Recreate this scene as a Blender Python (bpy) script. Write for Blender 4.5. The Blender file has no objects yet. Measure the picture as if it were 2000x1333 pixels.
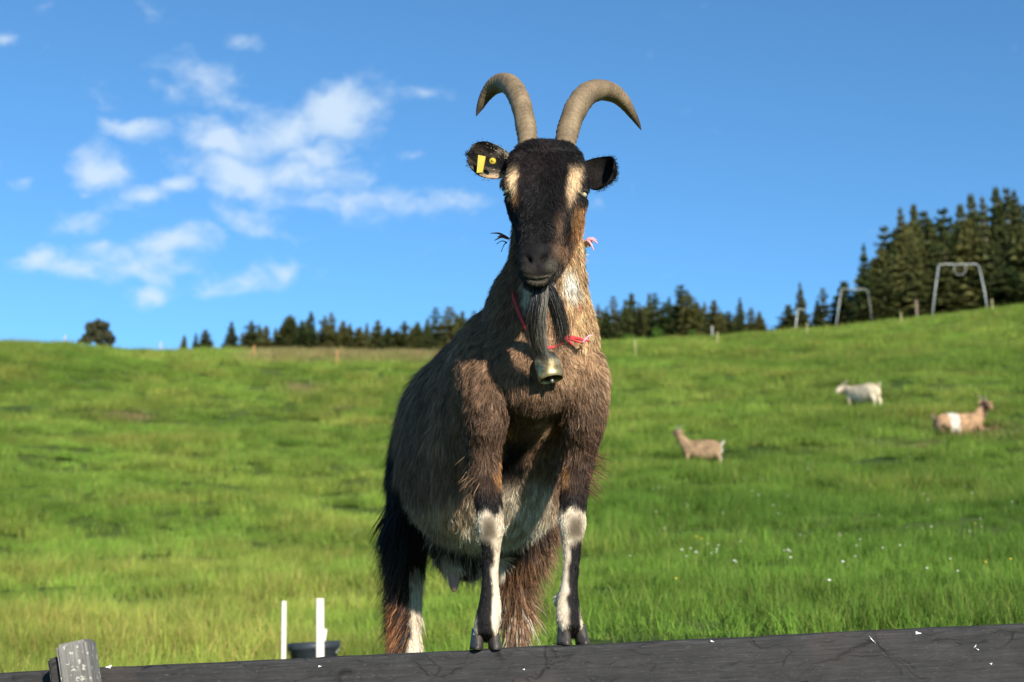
import bpy, bmesh, math, random
import numpy as np
from mathutils import Vector, Matrix
from mathutils.bvhtree import BVHTree

# ------------------------------------------------------------------ camera, sky, sun, exposure
random.seed(7)
rng = np.random.default_rng(7)
scene = bpy.context.scene
COL = scene.collection
FPX = 2000 * 50.0 / 36.0
PITCH = math.atan((1250 - 666.5) / FPX)
CP, SP = math.cos(PITCH), math.sin(PITCH)

cam_d = bpy.data.cameras.new('camera')
cam = bpy.data.objects.new('camera', cam_d)
COL.objects.link(cam)
cam.location = (0, 0, 0)
cam.rotation_euler = (math.pi / 2 + PITCH, 0, 0)
cam_d.lens = 50
cam_d.sensor_width = 36
cam_d.clip_start = 0.05
cam_d.clip_end = 20000
cam_d.dof.use_dof = True
cam_d.dof.focus_distance = 2.93
cam_d.dof.aperture_fstop = 5.2
scene.camera = cam

SUN = Vector((0.38, -0.88, 0.38)).normalized()
sun_d = bpy.data.lights.new('sun', 'SUN')
sun_d.energy = 4.6
sun_d.angle = math.radians(0.5)
sun_d.color = (1.0, 0.93, 0.82)
sun = bpy.data.objects.new('sun', sun_d)
COL.objects.link(sun)
sun.rotation_euler = SUN.to_track_quat('Z', 'Y').to_euler()

scene.view_settings.view_transform = 'Standard'
scene.view_settings.look = 'None'
scene.view_settings.exposure = 0.7
scene.view_settings.gamma = 1.0
scene.render.engine = 'CYCLES'
scene.cycles.use_denoising = True
scene.cycles.max_bounces = 6
scene.cycles.diffuse_bounces = 3
scene.cycles.glossy_bounces = 2
scene.cycles.transmission_bounces = 3
scene.cycles.use_adaptive_sampling = True
scene.cycles.adaptive_threshold = 0.015


def ray(u, v):
    """direction of a point of the 2000x1333 picture"""
    a = (u - 1000) / FPX
    b = -(v - 666.5) / FPX
    return np.array([a, CP - SP * b, SP + CP * b])


def P(u, v, y):
    d = ray(u, v)
    return d * (y / d[1])


def project(p):
    p = np.asarray(p, float)
    fw = p[..., 1] * CP + p[..., 2] * SP
    up = -p[..., 1] * SP + p[..., 2] * CP
    return 1000 + FPX * p[..., 0] / fw, 666.5 - FPX * up / fw


def nn(nt, typ, **kw):
    n = nt.nodes.new(typ)
    for k, v in kw.items():
        setattr(n, k, v)
    return n


def make_world():
    w = bpy.data.worlds.new('World')
    scene.world = w
    w.use_nodes = True
    nt = w.node_tree
    nt.nodes.clear()
    L = nt.links.new
    out = nn(nt, 'ShaderNodeOutputWorld')
    bg = nn(nt, 'ShaderNodeBackground')
    L(bg.outputs[0], out.inputs[0])
    sky = nn(nt, 'ShaderNodeTexSky', sky_type='NISHITA')
    sky.sun_disc = False
    sky.sun_elevation = math.asin(SUN.z)
    sky.sun_rotation = math.atan2(SUN.x, SUN.y)
    sky.altitude = 2000
    sky.air_density = 1.0
    sky.dust_density = 0.0
    sky.ozone_density = 2.2
    tint = nn(nt, 'ShaderNodeMix', data_type='RGBA', blend_type='MULTIPLY')
    tint.inputs[0].default_value = 1
    L(sky.outputs[0], tint.inputs[6])
    tint.inputs[7].default_value = (0.56, .92, 1.08, 1)
    # direction -> plane coordinates of the northern sky
    tc = nn(nt, 'ShaderNodeTexCoord')
    sep = nn(nt, 'ShaderNodeSeparateXYZ')
    L(tc.outputs['Generated'], sep.inputs[0])
    ymax = nn(nt, 'ShaderNodeMath', operation='MAXIMUM')
    L(sep.outputs[1], ymax.inputs[0]); ymax.inputs[1].default_value = 0.05
    U = nn(nt, 'ShaderNodeMath', operation='DIVIDE'); L(sep.outputs[0], U.inputs[0]); L(ymax.outputs[0], U.inputs[1])
    V = nn(nt, 'ShaderNodeMath', operation='DIVIDE'); L(sep.outputs[2], V.inputs[0]); L(ymax.outputs[0], V.inputs[1])
    uv = nn(nt, 'ShaderNodeCombineXYZ'); L(U.outputs[0], uv.inputs[0]); L(V.outputs[0], uv.inputs[1])
    # warp
    wn = nn(nt, 'ShaderNodeTexNoise'); wn.inputs['Scale'].default_value = 22; wn.inputs['Detail'].default_value = 5
    L(uv.outputs[0], wn.inputs['Vector'])
    ws = nn(nt, 'ShaderNodeVectorMath', operation='SUBTRACT'); L(wn.outputs['Color'], ws.inputs[0]); ws.inputs[1].default_value = (.5, .5, .5)
    wm = nn(nt, 'ShaderNodeVectorMath', operation='SCALE'); L(ws.outputs[0], wm.inputs[0]); wm.inputs['Scale'].default_value = 0.030
    uvw = nn(nt, 'ShaderNodeVectorMath', operation='ADD'); L(uv.outputs[0], uvw.inputs[0]); L(wm.outputs[0], uvw.inputs[1])
    # u, v, ru, rv, rot, strength
    blobs = [(655, 220, 105, 62, 20, 1.0), (570, 250, 110, 50, 20, .85), (440, 280, 100, 40, -15, 1.0), (470, 340, 120, 50, -20, .95),
             (560, 350, 150, 55, 0, .8), (610, 300, 95, 42, 10, .9), (665, 395, 120, 42, -15, .65), (800, 400, 130, 32, -5, .55),
             (885, 402, 80, 30, 0, .6), (490, 430, 75, 26, -30, .75), (405, 160, 95, 55, -30, .6), (350, 130, 70, 26, -10, .35),
             (330, 185, 40, 20, 0, .45), (440, 172, 40, 25, 0, .5), (203, 338, 60, 48, 0, 1.0), (262, 252, 60, 24, -5, .95), (342, 360, 44, 26, 5, .9),
             (290, 385, 45, 24, 5, .75), (168, 440, 70, 26, 5, .55), (170, 385, 26, 14, 0, .5), (75, 507, 50, 26, 5, .8),
             (130, 520, 70, 28, -15, .75), (215, 505, 70, 28, 10, .7), (250, 527, 100, 36, -12, .75), (350, 477, 90, 32, 10, .85),
             (320, 510, 70, 38, 0, .75), (190, 480, 40, 24, 0, .7), (290, 587, 42, 24, 0, .85), (480, 550, 120, 26, 6, .65), (545, 537, 45, 26, 10, .75),
             (830, 190, 50, 20, 5, .55), (5, 77, 32, 18, 0, .7), (455, 88, 50, 18, 0, .45), (300, 22, 60, 20, -8, .35), (60, 30, 60, 20, 0, .2),
             (815, 305, 30, 14, 0, .3), (1165, 398, 26, 18, 0, .4), (190, 190, 50, 26, -25, .3), (240, 410, 60, 30, -20, .4), (40, 357, 22, 14, 0, .4),
             (-180, 330, 130, 40, 10, .8), (-320, 480, 170, 50, 0, .8), (-600, 300, 200, 70, 10, .8)]
    acc = None
    for (u, v, ru, rv, rot, st) in blobs:
        d = ray(u, v)
        mp = nn(nt, 'ShaderNodeMapping', vector_type='TEXTURE')
        mp.inputs['Location'].default_value = (d[0] / d[1], d[2] / d[1], 0)
        mp.inputs['Rotation'].default_value = (0, 0, math.radians(rot))
        mp.inputs['Scale'].default_value = (ru / FPX * 1.7, rv / FPX * 1.7, 1)
        L(uvw.outputs[0], mp.inputs['Vector'])
        g = nn(nt, 'ShaderNodeTexGradient', gradient_type='SPHERICAL')
        L(mp.outputs[0], g.inputs[0])
        m = nn(nt, 'ShaderNodeMath', operation='MULTIPLY')
        L(g.outputs['Fac'], m.inputs[0]); m.inputs[1].default_value = st
        if acc is None:
            acc = m
        else:
            a = nn(nt, 'ShaderNodeMath', operation='MAXIMUM')
            L(acc.outputs[0], a.inputs[0]); L(m.outputs[0], a.inputs[1])
            acc = a
    fb = nn(nt, 'ShaderNodeTexNoise'); fb.inputs['Scale'].default_value = 38; fb.inputs['Detail'].default_value = 6; fb.inputs['Roughness'].default_value = .58
    st = nn(nt, 'ShaderNodeMapping'); st.inputs['Scale'].default_value = (1, 1.5, 1); st.inputs['Rotation'].default_value = (0, 0, .25)
    L(uvw.outputs[0], st.inputs['Vector']); L(st.outputs[0], fb.inputs['Vector'])
    s1 = nn(nt, 'ShaderNodeMath', operation='MULTIPLY_ADD')   # mask*1.25 + (noise-.5)*k
    nz = nn(nt, 'ShaderNodeMath', operation='MULTIPLY_ADD'); L(fb.outputs['Fac'], nz.inputs[0]); nz.inputs[1].default_value = 1.7; nz.inputs[2].default_value = -1.05
    L(acc.outputs[0], s1.inputs[0]); s1.inputs[1].default_value = 1.5; L(nz.outputs[0], s1.inputs[2])
    mr = nn(nt, 'ShaderNodeMapRange', interpolation_type='SMOOTHSTEP'); L(s1.outputs[0], mr.inputs[0])
    mr.inputs[1].default_value = 0.0; mr.inputs[2].default_value = 1.18; mr.inputs[3].default_value = 0; mr.inputs[4].default_value = 0.80
    gate = nn(nt, 'ShaderNodeMath', operation='GREATER_THAN'); L(sep.outputs[1], gate.inputs[0]); gate.inputs[1].default_value = 0.1
    fac = nn(nt, 'ShaderNodeMath', operation='MULTIPLY'); L(mr.outputs[0], fac.inputs[0]); L(gate.outputs[0], fac.inputs[1])
    mix = nn(nt, 'ShaderNodeMix', data_type='RGBA')
    L(fac.outputs[0], mix.inputs[0]); L(tint.outputs[2], mix.inputs[6])
    mix.inputs[7].default_value = (4.4, 5.2, 6.0, 1)
    L(mix.outputs[2], bg.inputs[0])
    bg.inputs[1].default_value = 0.105


make_world()
scene.world.cycles.sampling_method = 'MANUAL'
scene.world.cycles.sample_map_resolution = 128

# ------------------------------------------------------------------ helpers


def tag(o, label=None, cat=None, group=None, kind=None):
    if label: o['label'] = label
    if cat: o['category'] = cat
    if group: o['group'] = group
    if kind: o['kind'] = kind
    return o


def empty(name, loc=(0, 0, 0), rz=0.0):
    o = bpy.data.objects.new(name, None)
    COL.objects.link(o)
    o.location = loc
    o.rotation_euler = (0, 0, rz)
    o.empty_display_size = .2
    return o


def link(name, me, mat=None, parent=None):
    o = bpy.data.objects.new(name, me)
    COL.objects.link(o)
    if mat is not None and not me.materials:
        me.materials.append(mat)
    if parent is not None:
        o.parent = parent
        o.matrix_parent_inverse = Matrix.Identity(4)
    return o


def np_mesh(name, verts, faces, smooth=True):
    """faces: (M,k) int array of equal size or list of arrays"""
    me = bpy.data.meshes.new(name)
    verts = np.asarray(verts, np.float32)
    if not isinstance(faces, list):
        faces = [faces]
    faces = [np.asarray(f, np.int32) for f in faces if len(f)]
    loops = np.concatenate([f.ravel() for f in faces])
    tot = np.concatenate([np.full(len(f), f.shape[1], np.int32) for f in faces])
    start = np.concatenate([[0], np.cumsum(tot)[:-1]]).astype(np.int32)
    me.vertices.add(len(verts)); me.vertices.foreach_set('co', verts.ravel())
    me.loops.add(len(loops)); me.loops.foreach_set('vertex_index', loops)
    me.polygons.add(len(tot)); me.polygons.foreach_set('loop_start', start)
    try:
        me.polygons.foreach_set('loop_total', tot)
    except Exception:
        pass
    me.update(calc_edges=True)
    me.polygons.foreach_set('use_smooth', np.full(len(tot), smooth, bool))
    me.validate()
    return me


def set_color(me, rgb, name='coat'):
    a = me.attributes.new(name, 'FLOAT_COLOR', 'POINT')
    c = np.ones((len(rgb), 4), np.float32); c[:, :3] = rgb
    a.data.foreach_set('color', c.ravel())


def catmull(arr, k):
    arr = np.asarray(arr, float)
    n = len(arr)
    pts = np.vstack([2 * arr[0] - arr[1], arr, 2 * arr[-1] - arr[-2]])
    out = []
    for i in range(n - 1):
        p0, p1, p2, p3 = pts[i:i + 4]
        for t in np.linspace(0, 1, k, endpoint=False):
            out.append(.5 * ((2 * p1) + (-p0 + p2) * t + (2 * p0 - 5 * p1 + 4 * p2 - p3) * t ** 2 + (-p0 + 3 * p1 - 3 * p2 + p3) * t ** 3))
    out.append(arr[-1])
    return np.array(out)


def loft(centers, hw, hd, ref=(1, 0, 0), n=24, sub=4, ex=2.0, fixed=None, closed=True):
    """tube of (super)elliptical rings along a path. ref = width direction. returns verts, quads, tris"""
    data = np.column_stack([np.asarray(centers, float), hw, hd])
    if sub > 1:
        data = catmull(data, sub)
    C = data[:, :3]; W = np.maximum(data[:, 3], .0008); D = np.maximum(data[:, 4], .0008)
    T = np.gradient(C, axis=0); T /= np.linalg.norm(T, axis=1, keepdims=True) + 1e-12
    ref = np.asarray(ref, float)
    V = []
    ang = np.linspace(0, 2 * np.pi, n, endpoint=False)
    ca, sa = np.cos(ang), np.sin(ang)
    px = np.sign(ca) * np.abs(ca) ** (2 / ex); py = np.sign(sa) * np.abs(sa) ** (2 / ex)
    for i in range(len(C)):
        if fixed is not None:
            ax, ay = fixed
        else:
            ax = ref - T[i] * np.dot(ref, T[i]); ax /= np.linalg.norm(ax)
            ay = np.cross(T[i], ax)
        V.append(C[i] + np.outer(px * W[i], ax) + np.outer(py * D[i], ay))
    V = np.array(V).reshape(-1, 3)
    m = len(C)
    q = []
    for i in range(m - 1):
        for j in range(n):
            q.append((i * n + j, i * n + (j + 1) % n, (i + 1) * n + (j + 1) % n, (i + 1) * n + j))
    tr = []
    if closed:
        V = np.vstack([V, C[0], C[-1]])
        a, b = m * n, m * n + 1
        for j in range(n):
            tr.append((a, (j + 1) % n, j))
            tr.append((b, (m - 1) * n + j, (m - 1) * n + (j + 1) % n))
    return V, np.array(q), np.array(tr), (C, np.maximum(W, D))


def ellipsoid(c, r, R=None, n=16, m=10):
    th = np.linspace(0, np.pi, m + 1)[1:-1]; ph = np.linspace(0, 2 * np.pi, n, endpoint=False)
    V = [(np.sin(t) * np.cos(p), np.sin(t) * np.sin(p), np.cos(t)) for t in th for p in ph] + [(0, 0, 1), (0, 0, -1)]
    V = np.array(V) * np.asarray(r)
    if R is not None:
        V = V @ np.asarray(R).T
    V = V + np.asarray(c)
    q = []; tr = []
    k = m - 1
    for i in range(k - 1):
        for j in range(n):
            q.append((i * n + j, (i + 1) * n + j, (i + 1) * n + (j + 1) % n, i * n + (j + 1) % n))
    a, b = k * n, k * n + 1
    for j in range(n):
        tr.append((a, j, (j + 1) % n)); tr.append((b, (k - 1) * n + (j + 1) % n, (k - 1) * n + j))
    return V, np.array(q), np.array(tr)


class Bag:
    def __init__(s):
        s.V = []; s.Q = []; s.T = []; s.n = 0

    def add(s, V, q=None, t=None):
        V = np.asarray(V, float)
        s.V.append(V)
        if q is not None and len(q): s.Q.append(np.asarray(q) + s.n)
        if t is not None and len(t): s.T.append(np.asarray(t) + s.n)
        s.n += len(V)

    def box(s, lo, hi, M=None):
        x0, y0, z0 = lo; x1, y1, z1 = hi
        V = np.array([(x0, y0, z0), (x1, y0, z0), (x1, y1, z0), (x0, y1, z0), (x0, y0, z1), (x1, y0, z1), (x1, y1, z1), (x0, y1, z1)], float)
        if M is not None:
            V = np.array([M @ Vector(v) for v in V])
        s.add(V, [(0, 3, 2, 1), (4, 5, 6, 7), (0, 1, 5, 4), (1, 2, 6, 5), (2, 3, 7, 6), (3, 0, 4, 7)])

    def mesh(s, name, smooth=True):
        f = []
        if s.Q: f.append(np.vstack(s.Q))
        if s.T: f.append(np.vstack(s.T))
        return np_mesh(name, np.vstack(s.V), f, smooth)


def tube(path, rad, n=8, sub=3):
    path = np.asarray(path, float)
    rad = np.full(len(path), rad) if np.isscalar(rad) else np.asarray(rad, float)
    d = path[-1] - path[0]
    ref = (0, 1, 0) if abs(d[1]) < .8 * np.linalg.norm(d) + 1e-9 else (1, 0, 0)
    V, q, t, _ = loft(path, rad, rad, ref=ref, n=n, sub=sub)
    return V, q, t


_ks = rng.normal(size=(40, 3)); _ph = rng.uniform(0, 6.28, 40)


def snoise(p, scale, seed=0, oct=6):
    """cheap smooth noise, about -1..1"""
    p = np.asarray(p, float)
    r = np.zeros(p.shape[:-1])
    r2 = np.random.default_rng(seed + 11)
    K = r2.normal(size=(oct, 3)); F = r2.uniform(0, 6.28, oct)
    w = p * scale
    # domain warp
    w = w + .7 * np.stack([np.sin(w[..., 1] * 1.3 + F[0]), np.sin(w[..., 2] * 1.1 + F[1]), np.sin(w[..., 0] * 1.2 + F[2])], -1)
    for k, f in zip(K, F):
        r += np.sin(w @ k * 1.6 + f)
    return r / oct * 1.7


def sm(a, b, x):
    t = np.clip((np.asarray(x, float) - a) / (b - a), 0, 1)
    return t * t * (3 - 2 * t)


# ------------------------------------------------------------------ materials
def mat(name):
    m = bpy.data.materials.new(name)
    m.use_nodes = True
    nt = m.node_tree
    return m, nt, nt.nodes['Principled BSDF'], nt.links.new


def plain(name, rgb, rough=.6, metal=0.0, var=.25, scale=30, spec=.4, bump=0.0):
    m, nt, b, L = mat(name)
    tc = nn(nt, 'ShaderNodeTexCoord')
    nz = nn(nt, 'ShaderNodeTexNoise'); nz.inputs['Scale'].default_value = scale; nz.inputs['Detail'].default_value = 6
    L(tc.outputs['Object'], nz.inputs['Vector'])
    cr = nn(nt, 'ShaderNodeValToRGB')
    cr.color_ramp.elements[0].position = .3; cr.color_ramp.elements[1].position = .7
    cr.color_ramp.elements[0].color = (*[c * (1 - var) for c in rgb], 1); cr.color_ramp.elements[1].color = (*[min(1, c * (1 + var)) for c in rgb], 1)
    L(nz.outputs['Fac'], cr.inputs[0]); L(cr.outputs[0], b.inputs['Base Color'])
    b.inputs['Roughness'].default_value = rough; b.inputs['Metallic'].default_value = metal
    b.inputs['Specular IOR Level'].default_value = spec
    if bump:
        bp = nn(nt, 'ShaderNodeBump'); bp.inputs['Strength'].default_value = bump; bp.inputs['Distance'].default_value = .01
        L(nz.outputs['Fac'], bp.inputs['Height']); L(bp.outputs[0], b.inputs['Normal'])
    return m


def coat_mat(name, rough=.62, spec=.25, trans=.0):
    m, nt, b, L = mat(name)
    at = nn(nt, 'ShaderNodeAttribute'); at.attribute_name = 'coat'
    L(at.outputs['Color'], b.inputs['Base Color'])
    b.inputs['Roughness'].default_value = rough
    b.inputs['Specular IOR Level'].default_value = spec
    if trans:
        tr = nn(nt, 'ShaderNodeBsdfTranslucent'); L(at.outputs['Color'], tr.inputs[0])
        mx = nn(nt, 'ShaderNodeMixShader'); mx.inputs[0].default_value = trans
        out = nt.nodes['Material Output']
        L(b.outputs[0], mx.inputs[1]); L(tr.outputs[0], mx.inputs[2]); L(mx.outputs[0], out.inputs[0])
    return m


M_SKIN = coat_mat('coat_skin', .75, .15)
M_FUR = coat_mat('coat_fur', .55, .22, .15)

# ------------------------------------------------------------------ terrain
_CU = np.array([-2600, -900, 0, 120, 240, 330, 430, 560, 720, 860, 1000, 1120, 1240, 1400, 1560, 1700, 1800, 1900, 2000, 2200, 2600, 4600], float)
_CV = np.array([640, 668, 674, 676, 689, 692, 687, 686, 690, 690, 682, 674, 667, 660, 648, 634, 622, 611, 597, 572, 540, 540], float)
_CT = np.array([ray(u, v)[2] / math.hypot(ray(u, v)[0], ray(u, v)[1]) for u, v in zip(_CU, _CV)])
_CA = np.array([math.atan2(ray(u, v)[0], ray(u, v)[1]) for u, v in zip(_CU, _CV)])


def ground(x, y):
    x = np.asarray(x, float); y = np.asarray(y, float)
    r = np.sqrt(x * x + y * y) + 1e-6
    th = np.arctan2(x, y)
    tc = np.interp(th, _CA, _CT)
    a = -0.090 + 0.072 * sm(-.13, .10, th)
    b = 0.096 - 0.024 * sm(-.13, .10, th)
    t = a + b * np.log(np.maximum(r, 3.0) / 4)
    p3 = np.stack([x, y, 0 * x], -1)
    und = (snoise(p3, .10, 1) * .32 + snoise(p3, .33, 2) * .17) * sm(7, 22, r) + snoise(p3, .9, 3) * .06 * sm(6, 12, r)
    und = und + .09 * np.sin(r * 2.1 + 1.8 * snoise(p3, .25, 4)) * sm(14, 24, r) * sm(75, 45, r) * (.5 + .5 * np.tanh(2 * snoise(p3, .12, 6)))
    # smooth limit at the crest
    k = .012
    h = np.clip(.5 + .5 * (tc - t) / k, 0, 1)
    ts = tc * (1 - h) + t * h - k * h * (1 - h)
    rc = 4 * np.exp((tc - a) / b)
    ts = ts - .010 * (1 - np.exp(-np.maximum(r - rc, 0) / 90))
    ts = np.where(r > 600, ts * 600 / r, ts)
    z = ts * r + und * (1 - .9 * sm(.75, 1.0, r / rc))
    near = -.10 + .02 * sm(-.5, 1, x)
    z = near + (z - near) * sm(4.0, 5.4, r)
    low = -1.45
    back = sm(3.16, 3.24, y)           # the bank is held up by the planks
    z = low + (z - low) * back
    side = sm(1.0, 1.5, np.abs(th))
    z = z * (1 - side) + low * side
    return z


def meadow_mat():
    m, nt, b, L = mat('meadow_soil')
    tc = nn(nt, 'ShaderNodeTexCoord')
    n1 = nn(nt, 'ShaderNodeTexNoise'); n1.inputs['Scale'].default_value = .5; n1.inputs['Detail'].default_value = 8
    n2 = nn(nt, 'ShaderNodeTexNoise'); n2.inputs['Scale'].default_value = 9; n2.inputs['Detail'].default_value = 6
    L(tc.outputs['Object'], n1.inputs[0]); L(tc.outputs['Object'], n2.inputs[0])
    r1 = nn(nt, 'ShaderNodeValToRGB')
    e = r1.color_ramp.elements
    e[0].position = .3; e[0].color = (.045, .075, .014, 1); e[1].position = .7; e[1].color = (.11, .15, .03, 1)
    L(n1.outputs['Fac'], r1.inputs[0])
    mx = nn(nt, 'ShaderNodeMix', data_type='RGBA', blend_type='MULTIPLY'); mx.inputs[0].default_value = .7
    r2 = nn(nt, 'ShaderNodeValToRGB'); r2.color_ramp.elements[0].position = .3; r2.color_ramp.elements[0].color = (.55, .6, .45, 1); r2.color_ramp.elements[1].position = .7
    L(n2.outputs['Fac'], r2.inputs[0]); L(r1.outputs[0], mx.inputs[6]); L(r2.outputs[0], mx.inputs[7])
    L(mx.outputs[2], b.inputs['Base Color'])
    b.inputs['Roughness'].default_value = .9; b.inputs['Specular IOR Level'].default_value = .1
    return m


def make_ground():
    R = np.concatenate([np.linspace(.3, 2.9, 6), np.linspace(3.0, 3.5, 14)[:-1], np.geomspace(3.5, 700, 190), [900, 1400, 2500, 5000, 9000]])
    fine = np.linspace(-.62, .62, 200)
    coarse = np.linspace(.62, 2 * np.pi - .62, 60)[1:-1]
    A = np.concatenate([fine, coarse])
    rr, aa = np.meshgrid(R, A, indexing='ij')
    x = rr * np.sin(aa); y = rr * np.cos(aa)
    z = ground(x, y)
    V = np.stack([x, y, z], -1).reshape(-1, 3)
    m, n = len(R), len(A)
    i, j = np.meshgrid(np.arange(m - 1), np.arange(n), indexing='ij')
    q = np.stack([i * n + j, i * n + (j + 1) % n, (i + 1) * n + (j + 1) % n, (i + 1) * n + j], -1).reshape(-1, 4)
    V = np.vstack([V, [[0, 0, -1.45]]])
    t = np.array([(len(V) - 1, (k + 1) % n, k) for k in range(n)])
    me = np_mesh('meadow', V, [q[:, ::-1], t[:, ::-1]])
    o = link('meadow', me, meadow_mat())
    tag(o, 'sloping green alpine meadow rising to the skyline', 'meadow', kind='structure')


make_ground()

# ------------------------------------------------------------------ planks and post in front
BY = 3.02           # front face of the top plank


def top_edge(u):
    return 1305 - (u - 190) * 88 / 1810


def wood_mat(name, base, dark, scratch=1.0, axis='X', lichen=0.0):
    m, nt, b, L = mat(name)
    tc = nn(nt, 'ShaderNodeTexCoord')
    mp = nn(nt, 'ShaderNodeMapping')
    mp.inputs['Scale'].default_value = (1.4, 30, 30) if axis == 'X' else (30, 30, 1.4)
    L(tc.outputs['Object'], mp.inputs[0])
    g = nn(nt, 'ShaderNodeTexNoise'); g.inputs['Scale'].default_value = 4; g.inputs['Detail'].default_value = 10; g.inputs['Roughness'].default_value = .7; g.inputs['Distortion'].default_value = .6
    L(mp.outputs[0], g.inputs['Vector'])
    bl = nn(nt, 'ShaderNodeTexNoise'); bl.inputs['Scale'].default_value = 14; bl.inputs['Detail'].default_value = 9; bl.inputs['Roughness'].default_value = .72
    L(tc.outputs['Object'], bl.inputs['Vector'])
    cr = nn(nt, 'ShaderNodeValToRGB')
    e = cr.color_ramp.elements
    e[0].position = .33; e[0].color = (*dark, 1); e[1].position = .68; e[1].color = (*base, 1)
    add = nn(nt, 'ShaderNodeMath', operation='MULTIPLY_ADD'); L(g.outputs['Fac'], add.inputs[0]); add.inputs[1].default_value = .55
    hb = nn(nt, 'ShaderNodeMath', operation='MULTIPLY'); L(bl.outputs['Fac'], hb.inputs[0]); hb.inputs[1].default_value = .45
    L(hb.outputs[0], add.inputs[2]); L(add.outputs[0], cr.inputs[0])
    col = cr.outputs[0]
    # fine pale fibres
    fp = nn(nt, 'ShaderNodeMapping'); fp.inputs['Scale'].default_value = (6, 160, 160) if axis == 'X' else (160, 160, 6)
    fp.inputs['Rotation'].default_value = (0, .12, 0)
    L(tc.outputs['Object'], fp.inputs[0])
    fn = nn(nt, 'ShaderNodeTexNoise'); fn.inputs['Scale'].default_value = 2.2; fn.inputs['Detail'].default_value = 4
    L(fp.outputs[0], fn.inputs['Vector'])
    fr = nn(nt, 'ShaderNodeValToRGB'); fr.color_ramp.elements[0].position = .56; fr.color_ramp.elements[1].position = .75
    L(fn.outputs['Fac'], fr.inputs[0])
    mf = nn(nt, 'ShaderNodeMix', data_type='RGBA', blend_type='ADD'); L(fr.outputs[0], mf.inputs[0]); L(col, mf.inputs[6]); mf.inputs[7].default_value = (*[c * .55 for c in base], 1)
    col = mf.outputs[2]
    hgt = add.outputs[0]
    if scratch:
        # gnawed and scratched curved lines, flecks
        dw = nn(nt, 'ShaderNodeTexNoise'); dw.inputs['Scale'].default_value = 5; dw.inputs['Detail'].default_value = 4
        L(tc.outputs['Object'], dw.inputs['Vector'])
        for k, (sx, sz, rot, wd, am) in enumerate(((5, 24, .42, .028, .8), (7, 30, -.42, .024, .7), (3.2, 10, .85, .014, .9))):
            ds = nn(nt, 'ShaderNodeVectorMath', operation='MULTIPLY_ADD'); L(dw.outputs['Color'], ds.inputs[0]); ds.inputs[1].default_value = (.22, .0, .16); L(tc.outputs['Object'], ds.inputs[2])
            ms = nn(nt, 'ShaderNodeMapping'); ms.inputs['Rotation'].default_value = (0, rot, 0); ms.inputs['Scale'].default_value = (sx, 1, sz); ms.inputs['Location'].default_value = (k * 3.1, 0, k * 1.7)
            L(ds.outputs[0], ms.inputs[0])
            vo = nn(nt, 'ShaderNodeTexVoronoi', feature='DISTANCE_TO_EDGE'); vo.inputs['Scale'].default_value = 1.0
            L(ms.outputs[0], vo.inputs['Vector'])
            mr = nn(nt, 'ShaderNodeMapRange'); L(vo.outputs['Distance'], mr.inputs[0]); mr.inputs[1].default_value = 0; mr.inputs[2].default_value = wd; mr.inputs[3].default_value = am * scratch; mr.inputs[4].default_value = 0
            bk = nn(nt, 'ShaderNodeMath', operation='MULTIPLY'); L(mr.outputs[0], bk.inputs[0])
            pb = nn(nt, 'ShaderNodeTexNoise'); pb.inputs['Scale'].default_value = 9 + 4 * k; pb.inputs['Detail'].default_value = 3; L(tc.outputs['Object'], pb.inputs['Vector'])
            b2 = nn(nt, 'ShaderNodeMapRange'); L(pb.outputs['Fac'], b2.inputs[0]); b2.inputs[1].default_value = .50; b2.inputs[2].default_value = .60
            L(b2.outputs[0], bk.inputs[1])
            mx = nn(nt, 'ShaderNodeMix', data_type='RGBA'); L(bk.outputs[0], mx.inputs[0]); L(col, mx.inputs[6]); mx.inputs[7].default_value = (dark[0] * .3, dark[1] * .28, dark[2] * .28, 1)
            col = mx.outputs[2]
        fk = nn(nt, 'ShaderNodeTexNoise'); fk.inputs['Scale'].default_value = 1; fk.inputs['Detail'].default_value = 3
        fm = nn(nt, 'ShaderNodeMapping'); fm.inputs['Scale'].default_value = (70, 200, 200); fm.inputs['Rotation'].default_value = (0, -.2, 0); L(tc.outputs['Object'], fm.inputs[0]); L(fm.outputs[0], fk.inputs['Vector'])
        fkr = nn(nt, 'ShaderNodeMapRange'); L(fk.outputs['Fac'], fkr.inputs[0]); fkr.inputs[1].default_value = .6; fkr.inputs[2].default_value = .72; fkr.inputs[4].default_value = .35
        mk = nn(nt, 'ShaderNodeMix', data_type='RGBA'); L(fkr.outputs[0], mk.inputs[0]); L(col, mk.inputs[6]); mk.inputs[7].default_value = (base[0] * 2.4, base[1] * 2.3, base[2] * 2.2, 1)
        col = mk.outputs[2]
        # brown worn patches
        pn = nn(nt, 'ShaderNodeTexNoise'); pn.inputs['Scale'].default_value = 2.6; pn.inputs['Detail'].default_value = 8
        L(tc.outputs['Object'], pn.inputs['Vector'])
        pr = nn(nt, 'ShaderNodeMapRange'); L(pn.outputs['Fac'], pr.inputs[0]); pr.inputs[1].default_value = .58; pr.inputs[2].default_value = .72; pr.inputs[4].default_value = .6
        mp2 = nn(nt, 'ShaderNodeMix', data_type='RGBA'); L(pr.outputs[0], mp2.inputs[0]); L(col, mp2.inputs[6]); mp2.inputs[7].default_value = (.075, .055, .045, 1)
        col = mp2.outputs[2]
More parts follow.
